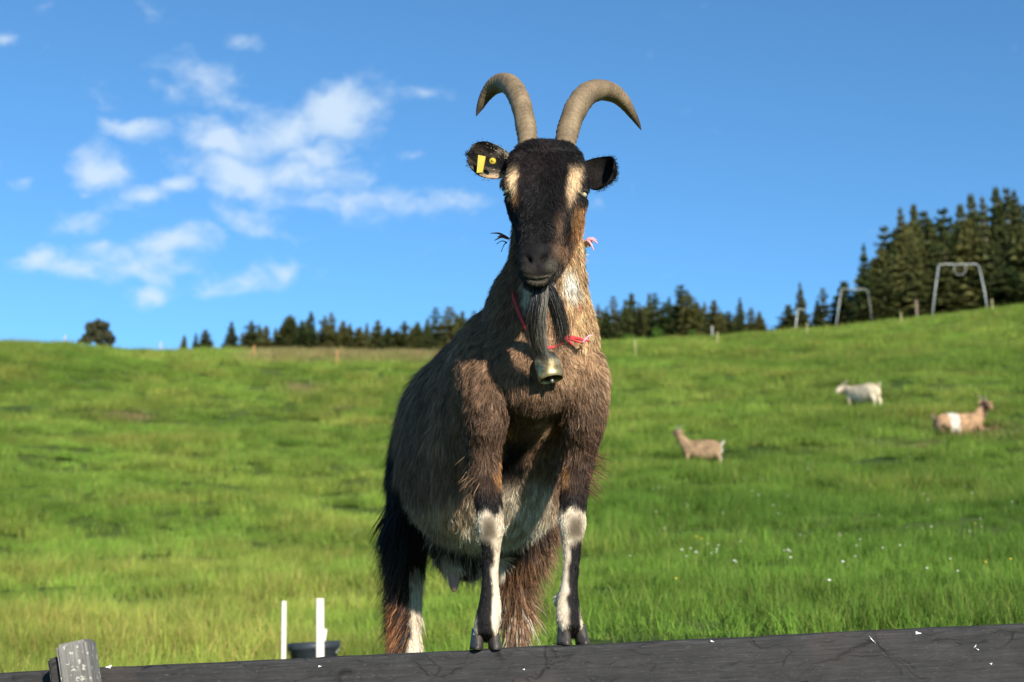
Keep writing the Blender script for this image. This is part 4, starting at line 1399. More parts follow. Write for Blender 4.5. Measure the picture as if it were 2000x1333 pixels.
def bell():
    ctr = P(1071, 719, 2.895)
    root = empty('goat_bell', tuple(ctr))
    tag(root, 'small tarnished brass bell hanging below the goat beard', 'bell')
    prof = [(.004, .030), (.012, .030), (.019, .026), (.024, .018), (.0262, .006), (.0268, -.006), (.0262, -.016), (.0245, -.024), (.0232, -.024), (.0248, -.015), (.0250, -.004), (.0238, .012), (.017, .023), (.004, .026)]
    n = 32; ang = np.linspace(0, 2 * np.pi, n, endpoint=False)
    V = []
    for r_, z in prof:
        V.append(np.column_stack([r_ * 1.05 * np.cos(ang), r_ * .88 * np.sin(ang), np.full(n, z)]))
    m = len(prof)
    V = np.array(V).reshape(-1, 3)
    q = [(i * n + j, i * n + (j + 1) % n, (i + 1) * n + (j + 1) % n, (i + 1) * n + j) for i in range(m - 1) for j in range(n)]
    b = Bag(); b.add(V, q)
    me = b.mesh('bell')
    bm = bmesh.new(); bm.from_mesh(me)
    for k in range(n // 2 - 1): pass
    bmesh.ops.holes_fill(bm, edges=bm.edges); bmesh.ops.recalc_face_normals(bm, faces=bm.faces); bm.to_mesh(me); bm.free()
    mt, nt, bs, L = mat('bell_brass')
    tc = nn(nt, 'ShaderNodeTexCoord'); nz = nn(nt, 'ShaderNodeTexNoise'); nz.inputs['Scale'].default_value = 60; nz.inputs['Detail'].default_value = 7
    L(tc.outputs['Object'], nz.inputs['Vector'])
    cr = nn(nt, 'ShaderNodeValToRGB'); e = cr.color_ramp.elements
    e[0].position = .35; e[0].color = (.16, .12, .055, 1); e[1].position = .65; e[1].color = (.55, .46, .25, 1)
    L(nz.outputs['Fac'], cr.inputs[0]); L(cr.outputs[0], bs.inputs['Base Color'])
    bs.inputs['Metallic'].default_value = .75
    rr = nn(nt, 'ShaderNodeMapRange'); L(nz.outputs['Fac'], rr.inputs[0]); rr.inputs[3].default_value = .62; rr.inputs[4].default_value = .3; L(rr.outputs[0], bs.inputs['Roughness'])
    M = Matrix.Rotation(math.radians(-14), 4, 'X') @ Matrix.Rotation(math.radians(-12), 4, 'Y')
    o = link('shell', me, mt, root); M = M @ Matrix.Diagonal((.98, .98, 1.14, 1)); o.matrix_local = M
    b = Bag(); b.add(*tube([(0, 0, .026), (0, 0, -.005), (.001, 0, -.022)], [.0015, .0015, .002], 8, 3)); b.add(*ellipsoid((.001, 0, -.026), (.0045, .0045, .0055)))
    c = link('clapper', b.mesh('clapper'), plain('clapper_iron', (.2, .17, .15), .5, .6), root); c.matrix_local = M
    b = Bag()
    a = np.linspace(0, np.pi, 9)
    b.add(*tube([(.009 * math.cos(k), 0, .029 + .014 * math.sin(k)) for k in a], .0022, 8, 2))
    h = link('hanger_loop', b.mesh('hanger_loop'), mt, root); h.matrix_local = M


bell()


def ear_tag():
    c = P(945, 318, 2.892)
    root = empty('ear_tag', tuple(c))
    tag(root, 'yellow plastic tag fixed in the ear of the big horned goat', 'ear tag')
    inv = Vector(c)
    My = plain('tag_yellow', (.50, .36, .03), .4, var=.12, scale=60)
    q = [P(934, 303, 2.880), P(948, 306, 2.880), P(942, 337, 2.872), P(931, 338, 2.872)]
    b = Bag(); th = np.array([0.001, .0025, 0])
    V = np.vstack([q, [x + th for x in q]])
    b.add(V, [(3, 2, 1, 0), (4, 5, 6, 7), (0, 1, 5, 4), (1, 2, 6, 5), (2, 3, 7, 6), (3, 0, 4, 7)])
    o = link('plate', b.mesh('plate', False), My, root); o.location = -inv
    b = Bag(); cc = P(962, 315, 2.884)
    b.add(*ellipsoid(cc, (.0075, .004, .0075))); b.add(*ellipsoid(cc + [0, -.004, 0], (.003, .003, .003)))
    o = link('button', b.mesh('button'), My, root); o.location = -inv


ear_tag()


# ------------------------------------------------------------------ things standing in the meadow
def on_ground(u, v, r0=3.6, r1=600):
    """first point where the line of sight through (u, v) meets the meadow"""
    d = ray(u, v); d = d / math.hypot(d[0], d[1])
    rs = np.geomspace(r0, r1, 4000)
    g = ground(d[0] * rs, d[1] * rs)
    k = np.argmax(g >= d[2] * rs)
    r = rs[k] if g[k] >= d[2] * rs[k] else 120.0
    return np.array([d[0] * r, d[1] * r, float(ground(d[0] * r, d[1] * r))]), r


def at_range(u, r):
    d = ray(u, 640); a = math.atan2(d[0], d[1])
    x, y = r * math.sin(a), r * math.cos(a)
    return np.array([x, y, float(ground(x, y))])


def z_at(u, v, p):
    d = ray(u, v)
    return d[2] * p[1] / d[1]


def make_bucket():
    y = 7.3
    c = P(618, 1258, y)
    g = float(ground(c[0], c[1]))
    h = c[2] - g + .01
    root = empty('bucket', (c[0], c[1], g))
    tag(root, 'dark grey plastic bucket behind the two pale stakes', 'bucket')
    R = 50 / FPX * y
    prof = [(R * .72, 0), (R * .75, .004), (R * .90, h * .82), (R * .98, h * .84), (R * 1.0, h * .86), (R * 1.0, h), (R * .95, h), (R * .94, h * .87), (R * .88, h * .82), (R * .70, .012), (.001, .012)]
    n = 40; ang = np.linspace(0, 2 * np.pi, n, endpoint=False)
    V = np.array([[(r_ * math.cos(a), r_ * math.sin(a), z) for a in ang] for r_, z in prof]).reshape(-1, 3)
    m = len(prof)
    q = [(i * n + j, i * n + (j + 1) % n, (i + 1) * n + (j + 1) % n, (i + 1) * n + j) for i in range(m - 1) for j in range(n)]
    b = Bag(); b.add(V, q)
    Mb = plain('bucket_plastic', (.030, .036, .044), .45, var=.2, scale=20)
    o = link('tub', b.mesh('tub'), Mb, root)
    o.rotation_euler = (0, math.radians(-3.5), 0)
    b = Bag()
    a = np.linspace(0, np.pi, 15)
    b.add(*tube([(R * math.cos(k), -R * .35 * math.sin(k) - .0, h * .9 - R * .55 * math.sin(k)) for k in a], .003, 6, 1))
    o2 = link('handle', b.mesh('handle'), plain('wire', (.3, .3, .3), .4, .8), root)
    o2.rotation_euler = (0, math.radians(-3.5), 0)


make_bucket()

M_STAKE = plain('stake_pale_wood', (.66, .60, .50), .7, var=.16, scale=14)


def stake(u, vtop, y, wpx, lean, label, dpx=None, name='wooden_stake', grp=None, m=M_STAKE, depth=.18):
    t = P(u, vtop, y)
    g = float(ground(t[0], t[1])) - .03
    h = t[2] - g
    w = wpx / FPX * y; d = (dpx or wpx) / FPX * y
    bm = bmesh.new(); bmesh.ops.create_cube(bm, size=1)
    for v in bm.verts: v.co = Vector((v.co.x * w, v.co.y * d, (v.co.z + .5) * h))
    bmesh.ops.bevel(bm, geom=list(bm.edges), offset=min(w, d) * .10, segments=1, affect='EDGES')
    me = bpy.data.meshes.new(name); bm.to_mesh(me); bm.free()
    o = link(name, me, m)
    o.matrix_world = Matrix.Translation((t[0], t[1], g)) @ Matrix.Rotation(lean, 4, 'Y') @ Matrix.Rotation(.25, 4, 'Z')
    tag(o, label, 'stake', grp)
    return o


stake(559, 1174, 6.9, 9, -.022, 'thin pale wooden stake standing left of the dark bucket', 8)
stake(631, 1169, 6.7, 15, -.03, 'thick pale wooden stake standing in front of the dark bucket', 10)
stake(624, 1228, 7.9, 6, .12, 'short slanting stake half hidden behind the thick pale stake', 5)


# ---- small goats further up
def small_goat(name, label, spot, yaw, scale, colf, lying=False, head_yaw=0.0, head_low=0.0):
    b = Bag()

    def lo(c, hw, hd, **k):
        V, q, t, _ = loft(c, hw, hd, **k); b.add(V, q, t)
    zb = -.30 if lying else 0.0
    T = [(.42, 0, .56, .06, .10), (.34, 0, .55, .12, .17), (.18, 0, .52, .15, .21), (-.05, 0, .49, .18, .235), (-.28, 0, .50, .18, .23), (-.43, 0, .53, .15, .18), (-.52, 0, .56, .08, .10)]
    lo([(x, y, z + zb) for x, y, z, *_ in T], [t[3] for t in T], [t[4] for t in T], ref=(0, 1, 0), n=20)
    # neck and head
    hb = np.array([.53 + head_low * .35, 0, .93 + zb - head_low]); cy, sy = math.cos(head_yaw), math.sin(head_yaw)
    N = [(.30, 0, .58 + zb), (.40, 0, .70 + zb - head_low * .3), (.47 + head_low * .2, 0, .82 + zb - head_low * .7), tuple(hb)]
    lo(N, [.12, .10, .08, .065], [.14, .12, .09, .07], ref=(0, 1, 0), n=16)
    f = np.array([cy, sy, -.55]); f = f / np.linalg.norm(f); sd = np.array([-sy, cy, 0])
    lo([hb - f * .05, hb + f * .02, hb + f * .10, hb + f * .18, hb + f * .225], [.055, .082, .07, .050, .025], [.055, .08, .066, .050, .025], ref=sd, n=16)
    # legs
    if not lying:
        for x, s in ((.30, 1), (.30, -1), (-.42, 1), (-.42, -1)):
            if x > 0:
                lo([(x, .09 * s, .45), (x + .01, .095 * s, .30), (x, .095 * s, .12), (x + .01, .095 * s, .0)], [.055, .034, .024, .028], [.07, .04, .026, .032], ref=(0, 1, 0), n=10)
            else:
                lo([(x + .04, .10 * s, .50), (x + .02, .11 * s, .38), (x - .06, .11 * s, .25), (x - .03, .11 * s, .10), (x - .02, .11 * s, 0)], [.075, .055, .032, .024, .028], [.11, .08, .04, .026, .032], ref=(0, 1, 0), n=10)
    else:
        for s in (1, -1):
            lo([(.28, .10 * s, .22), (.40, .12 * s, .09), (.52 + .08 * (s < 0), .13 * s, .05), (.70 + .08 * (s < 0), .13 * s, .035)], [.06, .04, .028, .024], [.06, .045, .03, .024], ref=(0, 1, 0), n=10)
            lo([(-.36, .12 * s, .20), (-.25, .17 * s, .12), (-.12, .19 * s, .07), (-.30, .20 * s, .04)], [.08, .07, .05, .03], [.11, .09, .05, .03], ref=(0, 0, 1), n=10)
    # ears, tail
    for s in (1, -1):
        c = hb + sd * .06 * s + UP * .03
        lo([c, c + sd * .06 * s + UP * .01, c + sd * .115 * s - UP * .005], [.018, .026, .006], [.010, .010, .005], ref=UP, n=8)
    lo([(-.52, 0, .62 + zb), (-.57, 0, .67 + zb), (-.60, 0, .73 + zb)], [.03, .026, .010], [.03, .024, .010], ref=(0, 1, 0), n=8)
    V, q, t = remeshed(b.mesh(name), .013, 3)
    rt = empty(name, (spot[0], spot[1], spot[2] - (.03 if lying else .16 * scale)), yaw); rt.scale = (scale,) * 3
    tag(rt, label, 'goat')
    V2, N2 = V, vnormals(V, q, t)[0]
    me = np_mesh(name + '_body', V, [q, t] if len(t) else [q])
    cc = np.clip(colf(V) * (1 + .2 * snoise(V, 20, 61))[:, None], .01, .9)
    set_color(me, cc)
    link('body', me, M_SKIN, rt)
    # shaggy coat
    tri = vnormals(V, q, t)[1]
    X, n_, vi = sample_surface(V, N2, tri, np.ones(len(V)), 9000, 71)
    r = np.random.default_rng(5)
    Dn = perp(np.array([-.4, 0, -1.0]) + r.normal(size=X.shape) * .3, n_)
    d0 = unit(Dn + n_ * .45); d1 = unit(Dn + n_ * .1)
    me = fur_mesh(name + '_fur', X, d0, d1, d1, np.where(X[:, 2] - zb > .35, .05, .02) * r.uniform(.7, 1.2, len(X)), np.full(len(X), .006), n_, r.uniform(-1, 1, len(X)), np.clip(cc[vi] * np.exp(r.normal(size=len(X)) * .22)[:, None], .01, .9))
    link('fur', me, M_FUR, rt)
    Mh = M_HORN2
    for s in (1, -1):
        c = hb + sd * .03 * s - f * .03
        bb = Bag(); bb.add(*tube([c, c + np.array([-.02 * cy, -.02 * sy, .09]) + sd * .02 * s, c + np.array([-.07 * cy, -.07 * sy, .16]) + sd * .045 * s, c + np.array([-.14 * cy, -.14 * sy, .18]) + sd * .06 * s], [.018, .015, .011, .004], 8, 3))
        link('horn', bb.mesh('horn'), Mh, rt)
    return rt


M_HORN2 = plain('horn_far', (.26, .22, .16), .6)


def c_brown(V):
    c = np.tile(np.array([.44, .30, .175]), (len(V), 1))
    c = mixc(c, np.array([.22, .13, .08]), sm(.4, .9, snoise(V, 8, 62)) * .6)
    c = mixc(c, np.array([.62, .56, .46]), sm(-.46, -.52, V[:, 0]))
    c = mixc(c, np.array([.12, .08, .06]), sm(.52, .58, V[:, 0]) * sm(.72, .8, V[:, 2]) * .8)
    c = mixc(c, np.array([.7, .65, .55]), sm(.04, .02, np.abs(V[:, 1] + .02)) * sm(.66, .70, V[:, 0]))
    return c


def c_white(V):
    c = np.tile(np.array([.76, .64, .47]), (len(V), 1))
    return mixc(c, np.array([.42, .26, .14]), sm(.2, .8, snoise(V, 6, 63)) * .45 * sm(.1, .3, V[:, 0]))


def c_tan(V):
    c = np.tile(np.array([.50, .32, .18]), (len(V), 1))
    c = mixc(c, np.array([.76, .70, .60]), sm(-.30, -.26, V[:, 0]) * sm(-.05, -.10, V[:, 0]))
    c = mixc(c, np.array([.10, .06, .045]), sm(.40, .46, V[:, 0]) * sm(.30, .38, V[:, 2]) * sm(.62, .5, V[:, 0]) * .9)
    return mixc(c, np.array([.2, .15, .12]), sm(-.44, -.5, V[:, 0]) * .7)


def spot(u, v, r):
    p = at_range(u, r)
    return p


p1, r1 = on_ground(1368, 906)
small_goat('goat', 'small brown goat standing side on in the tall meadow grass', p1, math.radians(176), .97 * 90 / FPX * r1 / 1.1, c_brown, head_yaw=math.radians(70))
p2, r2 = on_ground(1684, 796)
small_goat('goat', 'cream white goat, highest of the small goats on the slope', p2, math.radians(128), .0 + 72 / FPX * r2 / .95, c_white, head_low=.20, head_yaw=math.radians(75))
p3, r3 = on_ground(1878, 846)
small_goat('goat', 'tan goat with a white belly band lying down beside bare earth', p3, math.radians(2), 106 / FPX * r3 / 1.15, c_tan, lying=True, head_yaw=math.radians(-75))


# ---- fence stakes on the crest
M_YEL = plain('stake_yellow', (.42, .38, .17), .7, var=.1); M_OR = plain('stake_orange', (.50, .22, .09), .7, var=.1); M_PK = plain('pole_pink', (.62, .38, .42), .7, var=.1); M_WH = plain('post_white', (.36, .35, .32), .7, var=.1)


def far_stake(u, vt, vb, w, m, label, grp, r=None, name='fence_stake', lean=0.02):
    if r is None:
        p, r = on_ground(u, vb)
    else:
        p = at_range(u, r)
    zt = z_at(u, vt, p); h = zt - p[2] + .12
    w = w / FPX * r
    b = Bag(); b.add(*loft([(0, 0, 0), (0, 0, h * .5), (0, 0, h * .97), (0, 0, h)], [w / 2, w / 2, w / 2, w * .3], [w / 2, w / 2, w / 2, w * .3], n=8, sub=1)[:3])
    o = link(name, b.mesh(name), m)
    o.location = (p[0], p[1], p[2] - .12); o.rotation_euler = (0, lean, 0)
    tag(o, label, 'stake', grp)


for i, (u, vt, vb, lb) in enumerate(((1242, 671, 696, 'small yellow fence stake beside the big goat'), (1401, 657, 678, 'small yellow fence stake beside the white post'), (1578, 639, 661, 'small yellow fence stake in front of the smallest pylon'),
                                     (1760, 619, 636, 'small yellow fence stake between the middle and the large pylon'), (1940, 592, 613, 'small yellow fence stake just past the large pylon'))):
    far_stake(u, vt - 8, vb, 2.3, M_YEL, lb, 'yellow fence stakes', lean=.03 if i % 2 else -.04)
for (u, vt, vb, lb) in ((495, 682, 703, 'small orange fence stake, the one closer to the lone pine'), (657, 692, 716, 'small orange fence stake, the one closer to the big goat')):
    far_stake(u, vt - 8, vb, 2.4, M_OR, lb, 'orange fence stakes')
for (u, vt, lb) in ((128, 655, 'thin pink pole beyond the lone pine, away from the spruces'), (315, 668, 'thin pink pole between the lone pine and the spruce row')):
    far_stake(u, vt, 690, 2.2, M_PK, lb, 'thin pink poles', r=95, name='marker_pole')
far_stake(1390, 637, 668, 3.4, M_WH, 'white post in front of the spruces by a yellow stake', None, r=150, name='white_post')


# ---- lift pylons
M_STEEL = plain('pylon_steel', (.42, .45, .43), .5, .3, var=.2, scale=2)


def pylon(name, label, r, pts, parts, rad):
    base = at_range(pts[0][0], r)
    rt = empty(name, tuple(base)); tag(rt, label, 'lift pylon', 'ski lift pylons')
    inv = Vector(base)

    def pt(u, v, dy=0):
        d = ray(u, v); y = base[1] + dy
        return d * (y / d[1])
    for nm, line, rr in parts:
        P3 = [pt(*a) for a in line]
        b = Bag(); b.add(*tube(P3, rad * rr, 10, 1))
        o = link(nm, b.mesh(nm), M_STEEL, rt); o.location = -inv


pylon('lift_pylon', 'large grey steel portal pylon with a hanging wheel frame before dark forest', 190, [(1820, 640)],
      [('leg', [(1818, 645), (1826, 570), (1833, 522)], 1), ('leg', [(1932, 630), (1923, 570), (1912, 520)], 1),
       ('crossbeam', [(1830, 526), (1834, 518), (1845, 516), (1870, 517), (1905, 516), (1912, 520)], .8),
       ('wheel_frame', [(1864, 517), (1863, 530), (1870, 537), (1880, 537), (1886, 530), (1885, 517)], .45)], .08)
pylon('lift_pylon', 'middle grey portal pylon among single spruces with one leg thinned as if shaded', 205, [(1633, 650)],
      [('leg', [(1630, 660), (1638, 600), (1643, 567)], 1), ('leg', [(1704, 640), (1700, 600), (1695, 568)], .4),  # second leg thinned so it looks faint, as if in shade
       ('crossbeam', [(1641, 570), (1645, 564), (1660, 566), (1690, 565), (1697, 572)], .6)], .08)
pylon('lift_pylon', 'smallest pale pylon with a short arm before a pointed spruce', 225, [(1553, 660)],
      [('leg', [(1551, 665), (1555, 630), (1558, 605)], 1), ('arm', [(1556, 606), (1562, 604), (1574, 606)], .6)], .11)


# ---- trees
def needle_mat(name, a, b):
    m, nt, bs, L = mat(name)
    oi = nn(nt, 'ShaderNodeObjectInfo'); tc = nn(nt, 'ShaderNodeTexCoord')
    nz = nn(nt, 'ShaderNodeTexNoise'); nz.inputs['Scale'].default_value = 9; nz.inputs['Detail'].default_value = 4
    L(tc.outputs['Object'], nz.inputs['Vector'])
    ad = nn(nt, 'ShaderNodeMath', operation='MULTIPLY_ADD'); L(oi.outputs['Random'], ad.inputs[0]); ad.inputs[1].default_value = .5
    h = nn(nt, 'ShaderNodeMath', operation='MULTIPLY'); L(nz.outputs['Fac'], h.inputs[0]); h.inputs[1].default_value = .5; L(h.outputs[0], ad.inputs[2])
    cr = nn(nt, 'ShaderNodeValToRGB'); e = cr.color_ramp.elements
    e[0].position = .25; e[0].color = (*a, 1); e[1].position = .75; e[1].color = (*b, 1)
    L(ad.outputs[0], cr.inputs[0]); L(cr.outputs[0], bs.inputs['Base Color'])
    bs.inputs['Roughness'].default_value = .7; bs.inputs['Specular IOR Level'].default_value = .15
    tr = nn(nt, 'ShaderNodeBsdfTranslucent'); L(cr.outputs[0], tr.inputs[0])
    mx = nn(nt, 'ShaderNodeMixShader'); mx.inputs[0].default_value = .22
    L(bs.outputs[0], mx.inputs[1]); L(tr.outputs[0], mx.inputs[2]); L(mx.outputs[0], nt.nodes['Material Output'].inputs[0])
    return m


M_NEEDLE = needle_mat('spruce_needles', (.042, .062, .018), (.125, .118, .036))
M_LEAF = needle_mat('bush_leaves', (.04, .085, .012), (.07, .14, .02))
M_PINE = needle_mat('pine_needles', (.055, .06, .03), (.10, .085, .04))
M_BARK = plain('bark', (.20, .15, .11), .9, var=.4, scale=4)


def conifer_mesh(seed, levels=28, bare=.04, ragged=.25, power=.85):
    r = np.random.default_rng(seed)
    V = []; T = []
    n = 0
    for i in range(levels):
        h = bare + (1 - bare) * (i + r.uniform(-.3, .3)) / levels
        h = min(max(h, bare), .985)
        R = (1 - h) ** power * (1 + r.normal() * ragged * .5) + .02
        nb = int(9 + 6 * (1 - h))
        a0 = r.uniform(0, 6.28)
        for k in range(nb):
            a = a0 + k * 6.283 / nb + r.normal() * .2
            L = R * r.uniform(1 - ragged, 1 + ragged * .5)
            d = np.array([math.cos(a), math.sin(a), 0]); sd = np.array([-d[1], d[0], 0])
            droop = r.uniform(.02, .09)
            for j in range(11):
                f = .08 + .92 * (j + r.random()) / 11
                p = d * L * f + np.array([0, 0, h - droop * f * (1 - h) + .03 * f * f])
                sg = 1 if j % 2 else -1
                ln = L * .40 * (1.15 - .5 * f) * r.uniform(.7, 1.4) + .02
                tipd = (d * .7 + sd * sg * r.uniform(.3, 1.0)); tip = p + tipd * ln + np.array([0, 0, -r.uniform(.0, .030)])
                w = (sd * .34 - d * sg * .1) * ln * .8
                up = np.array([0, 0, r.uniform(-.022, .022)])
                V += [p - w + up, p + w - up, tip]
                T.append((n, n + 1, n + 2)); n += 3
    for k in range(10):      # leader
        h = .93 + .07 * k / 10
        a = r.uniform(0, 6.28); d = np.array([math.cos(a), math.sin(a), 0])
        V += [np.array([0, 0, h]), d * .03 + [0, 0, h - .01], np.array([0, 0, min(1.0, h + .04)])]; T.append((n, n + 1, n + 2)); n += 3
    return np_mesh('spruce_crown', np.array(V), [np.array(T)], False)


def trunk_mesh(rad=.018, top=.97):
    b = Bag(); V, q, t, _ = loft([(0, 0, 0), (.003, .002, .35), (0, .002, .7), (0, 0, top)], [rad, rad * .75, rad * .4, .003], [rad, rad * .75, rad * .4, .003], n=8, sub=2); b.add(V, q, t)
    return b.mesh('trunk')


CON = [conifer_mesh(100 + k, (30, 20, 26, 16, 24, 34, 22, 18)[k], (.03, .05, .02, .10, .04, .02, .14, .06)[k], (.22, .5, .3, .6, .35, .2, .55, .45)[k], (.8, .6, 1.05, .55, .9, .7, .75, 1.0)[k]) for k in range(8)]
BARE = [conifer_mesh(200 + k, 20, .34, .35, .7) for k in range(2)]
for me in CON + BARE: me.materials.append(M_NEEDLE)
TRUNK = trunk_mesh(); TRUNK.materials.append(M_BARK)


def tree(u, vt, wpx, r, label, grp, meshes=CON, name='spruce_tree', crown='crown'):
    p = at_range(u, r)
    h = z_at(u, vt, p) - p[2]
    if h < 1: return
    rt = empty(name, tuple(p), random.uniform(0, 6.28))
    w = wpx / FPX * r * .5
    w *= random.uniform(.78, 1.25); rt.rotation_euler = (random.gauss(0, .018), random.gauss(0, .018), rt.rotation_euler[2])
    c = link(crown, random.choice(meshes), None, rt); c.scale = (w, w * random.uniform(.85, 1.15), h)
    t = link('trunk', TRUNK, None, rt); s = max(h, 4) * .9; t.scale = (s, s, h)
    tag(rt, label, 'tree', grp)


_k = -1; _ord = ('first small', 'second small', 'third, bushy', 'fourth, taller', 'fifth, narrow')
for (u, v, w) in ((360, 655, 16), (384, 650, 20), (402, 643, 36), (453, 628, 40), (490, 626, 30), (505, 632, 26), (518, 635, 32), (552, 640, 40), (568, 617, 54), (590, 625, 36), (612, 606, 42), (633, 617, 36), (650, 608, 42),
                  (668, 625, 36), (684, 632, 44), (700, 640, 40), (714, 631, 28), (738, 624, 34), (758, 640, 44), (775, 645, 40), (790, 626, 34), (806, 640, 36), (818, 630, 32), (835, 622, 34), (852, 600, 38), (866, 618, 34), (877, 598, 36), (892, 615, 34), (905, 608, 36), (925, 606, 36), (945, 600, 36)):
    _k += 1
    tree(u, v, w * 1.5, random.uniform(235, 275), _ord[_k] + ' spruce from the lone pine along the skyline row' if _k < 5 else 'dark spruce in the row on the skyline left of the big goat', 'spruces on the left skyline')
for (u, v, w) in ((1168, 592, 36), (1185, 600, 36), (1198, 578, 34), (1222, 583, 34), (1235, 572, 34), (1252, 590, 38), (1270, 572, 34), (1282, 572, 32), (1297, 590, 36), (1306, 578, 36), (1330, 555, 44), (1344, 568, 38), (1360, 590, 36), (1378, 588, 36), (1394, 585, 36), (1407, 606, 34),
                  (1422, 607, 26), (1446, 582, 40), (1467, 600, 34), (1484, 608, 28), (1505, 640, 20), (1210, 606, 40), (1245, 608, 42), (1290, 604, 40), (1318, 600, 40), (1370, 612, 38), (1435, 618, 34)):
    tree(u, v, w * 1.5, random.uniform(235, 275), 'tallest spruce of the wood beside the big goat' if (u, v) == (1330, 555) else 'spruce standing clear at the end of the wood by the gap' if u == 1446 else 'tiny spruce in the gap beside the wood' if u == 1505 else 'dark spruce in the wood on the skyline right of the big goat', 'spruces right of the goat')
for (u, v, w) in ((1541, 595, 36), (1567, 552, 46), (1598, 585, 30), (1612, 562, 42), (1650, 548, 56), (1668, 590, 46)):
    tree(u, v, w * 1.45, random.uniform(300, 330) if u < 1600 else random.uniform(255, 280), {1541: 'slim spruce between the gap and the smallest pylon', 1567: 'pointed spruce directly behind the smallest pylon', 1598: 'low spruce between the smallest and the middle pylon', 1612: 'taller spruce between the smallest and the middle pylon', 1650: 'broad spruce behind the thicker leg of the middle pylon', 1668: 'spruce under the crossbeam of the middle pylon'}[u], 'spruces by the lift pylons')
FOR = [(1694, 478, 60), (1712, 510, 60), (1738, 440, 60), (1770, 402, 58), (1794, 397, 56), (1818, 410, 60), (1854, 405, 62), (1892, 395, 62), (1917, 375, 60), (1940, 380, 58), (1962, 362, 60), (1985, 364, 60), (2008, 368, 60), (2040, 372, 62), (2075, 362, 62), (2110, 368, 62),
       (1725, 480, 62), (1755, 445, 64), (1785, 440, 64), (1835, 440, 66), (1872, 430, 66), (1905, 425, 66), (1935, 420, 66), (1972, 410, 66), (2000, 410, 66), (2055, 420, 66),
       (1690, 540, 64), (1730, 530, 70), (1765, 505, 70), (1810, 490, 70), (1850, 480, 72), (1888, 480, 72), (1925, 470, 72), (1960, 465, 72), (1990, 460, 72), (2030, 460, 72), (1705, 575, 70), (1745, 565, 74), (1785, 560, 74), (1830, 550, 74), (1880, 545, 74), (1930, 530, 74), (1980, 520, 74), (2030, 520, 74)]
for i, (u, v, w) in enumerate(FOR):
    tree(u, v, w * 1.5, 238 + 22 * (i % 3) - (18 if i > 25 else 0), 'tall dark spruce in the dense forest behind the large pylon', 'spruces of the right forest', meshes=CON)
# the trees standing behind, closing the gaps
for i in range(38):
    u = 470 + i * 13 + random.uniform(-4, 4)
    tree(u, np.interp(u, [470, 600, 700, 780, 850, 960], [652, 632, 645, 652, 630, 622]) + random.uniform(-8, 8), 44, random.uniform(285, 310), 'dark spruce in the row on the skyline left of the big goat', 'spruces on the left skyline')
for i in range(26):
    u = 1166 + i * 12.5 + random.uniform(-4, 4)
    tree(u, np.interp(u, [1160, 1250, 1330, 1400, 1490], [608, 604, 592, 614, 632]) + random.uniform(-8, 8), 44, random.uniform(285, 310), 'dark spruce in the wood on the skyline right of the big goat', 'spruces right of the goat')
for i in range(34):
    u = 1690 + (i % 17) * 27 + random.uniform(-6, 6)
    tree(u, np.interp(u, [1690, 1740, 1790, 1900, 2000, 2150], [535, 480, 440, 425, 405, 400]) + random.uniform(-10, 10) + 40 * (i // 17), 92, 285 + 18 * (i // 17), 'tall dark spruce in the dense forest behind the large pylon', 'spruces of the right forest')
# the one that shows its pale trunk
tree(1792, 450, 62, 205, 'forest spruce with a bare pale lower trunk left of the large pylon', None, meshes=BARE)


def leafy(name, label, u, vt, wpx, r, seed, m, count=2600, leaf=.045, grp=None, lumps=9, cat='bush', trunk=True, ls=1.0):
    p = at_range(u, r); h = z_at(u, vt, p) - p[2]; w = wpx / FPX * r * .5
    rt = empty(name, tuple(p), 0.3); tag(rt, label, cat, grp)
    g = np.random.default_rng(seed)
    cs = np.column_stack([g.uniform(-.65, .65, lumps), g.uniform(-.6, .6, lumps), g.uniform(.28, .82, lumps)]); cs[:, :2] *= (1.15 - cs[:, 2:3])
    cs[0] = (0, 0, .84)
    k = g.integers(0, lumps, count)
    d = unit(g.normal(size=(count, 3))) * g.uniform(.5, 1, (count, 1)) ** .5
    X = cs[k] + d * np.array([.36, .36, .17]) * ls
    a = unit(g.normal(size=(count, 3))); b_ = unit(np.cross(a, g.normal(size=(count, 3))))
    V = np.stack([X - a * leaf, X + b_ * leaf, X + a * leaf, X - b_ * leaf], 1).reshape(-1, 3)
    q = np.arange(count * 4).reshape(-1, 4)
    me = np_mesh('leaves', V, [q], False)
    o = link('crown', me, m, rt); o.scale = (w, w, h)
    b = Bag()
    b.add(*tube([(0, 0, 0), (.02 * w, 0, h * .4), (0, 0, h * .8)], [h * .035, h * .025, h * .008], 8, 2))
    for c in cs[1:6]:
        b.add(*tube([(0, 0, h * .25), (c[0] * w * .5, c[1] * w * .5, h * (c[2] - .12)), (c[0] * w, c[1] * w, h * c[2])], [h * .016, h * .010, h * .004], 6, 2))
    link('trunk', b.mesh('trunk'), M_BARK, rt)


leafy('pine_tree', 'lone round brownish pine on the left skyline apart from the spruces', 192, 620, 112, 140, 301, M_PINE, 1500, .055, cat='tree', lumps=26, ls=.55)
for k, (u, v, w) in enumerate(((1283, 640, 46), (1228, 655, 60), (1352, 645, 34))):
    leafy('green_bush', ('round bright green bush at the foot of the spruces', 'low wide green bush at the foot of the spruces beside the big goat', 'small narrow green bush under the tallest spruce of the wood')[k], u, v, w * 1.2, 190, 310 + k, M_LEAF, 1500, .07)


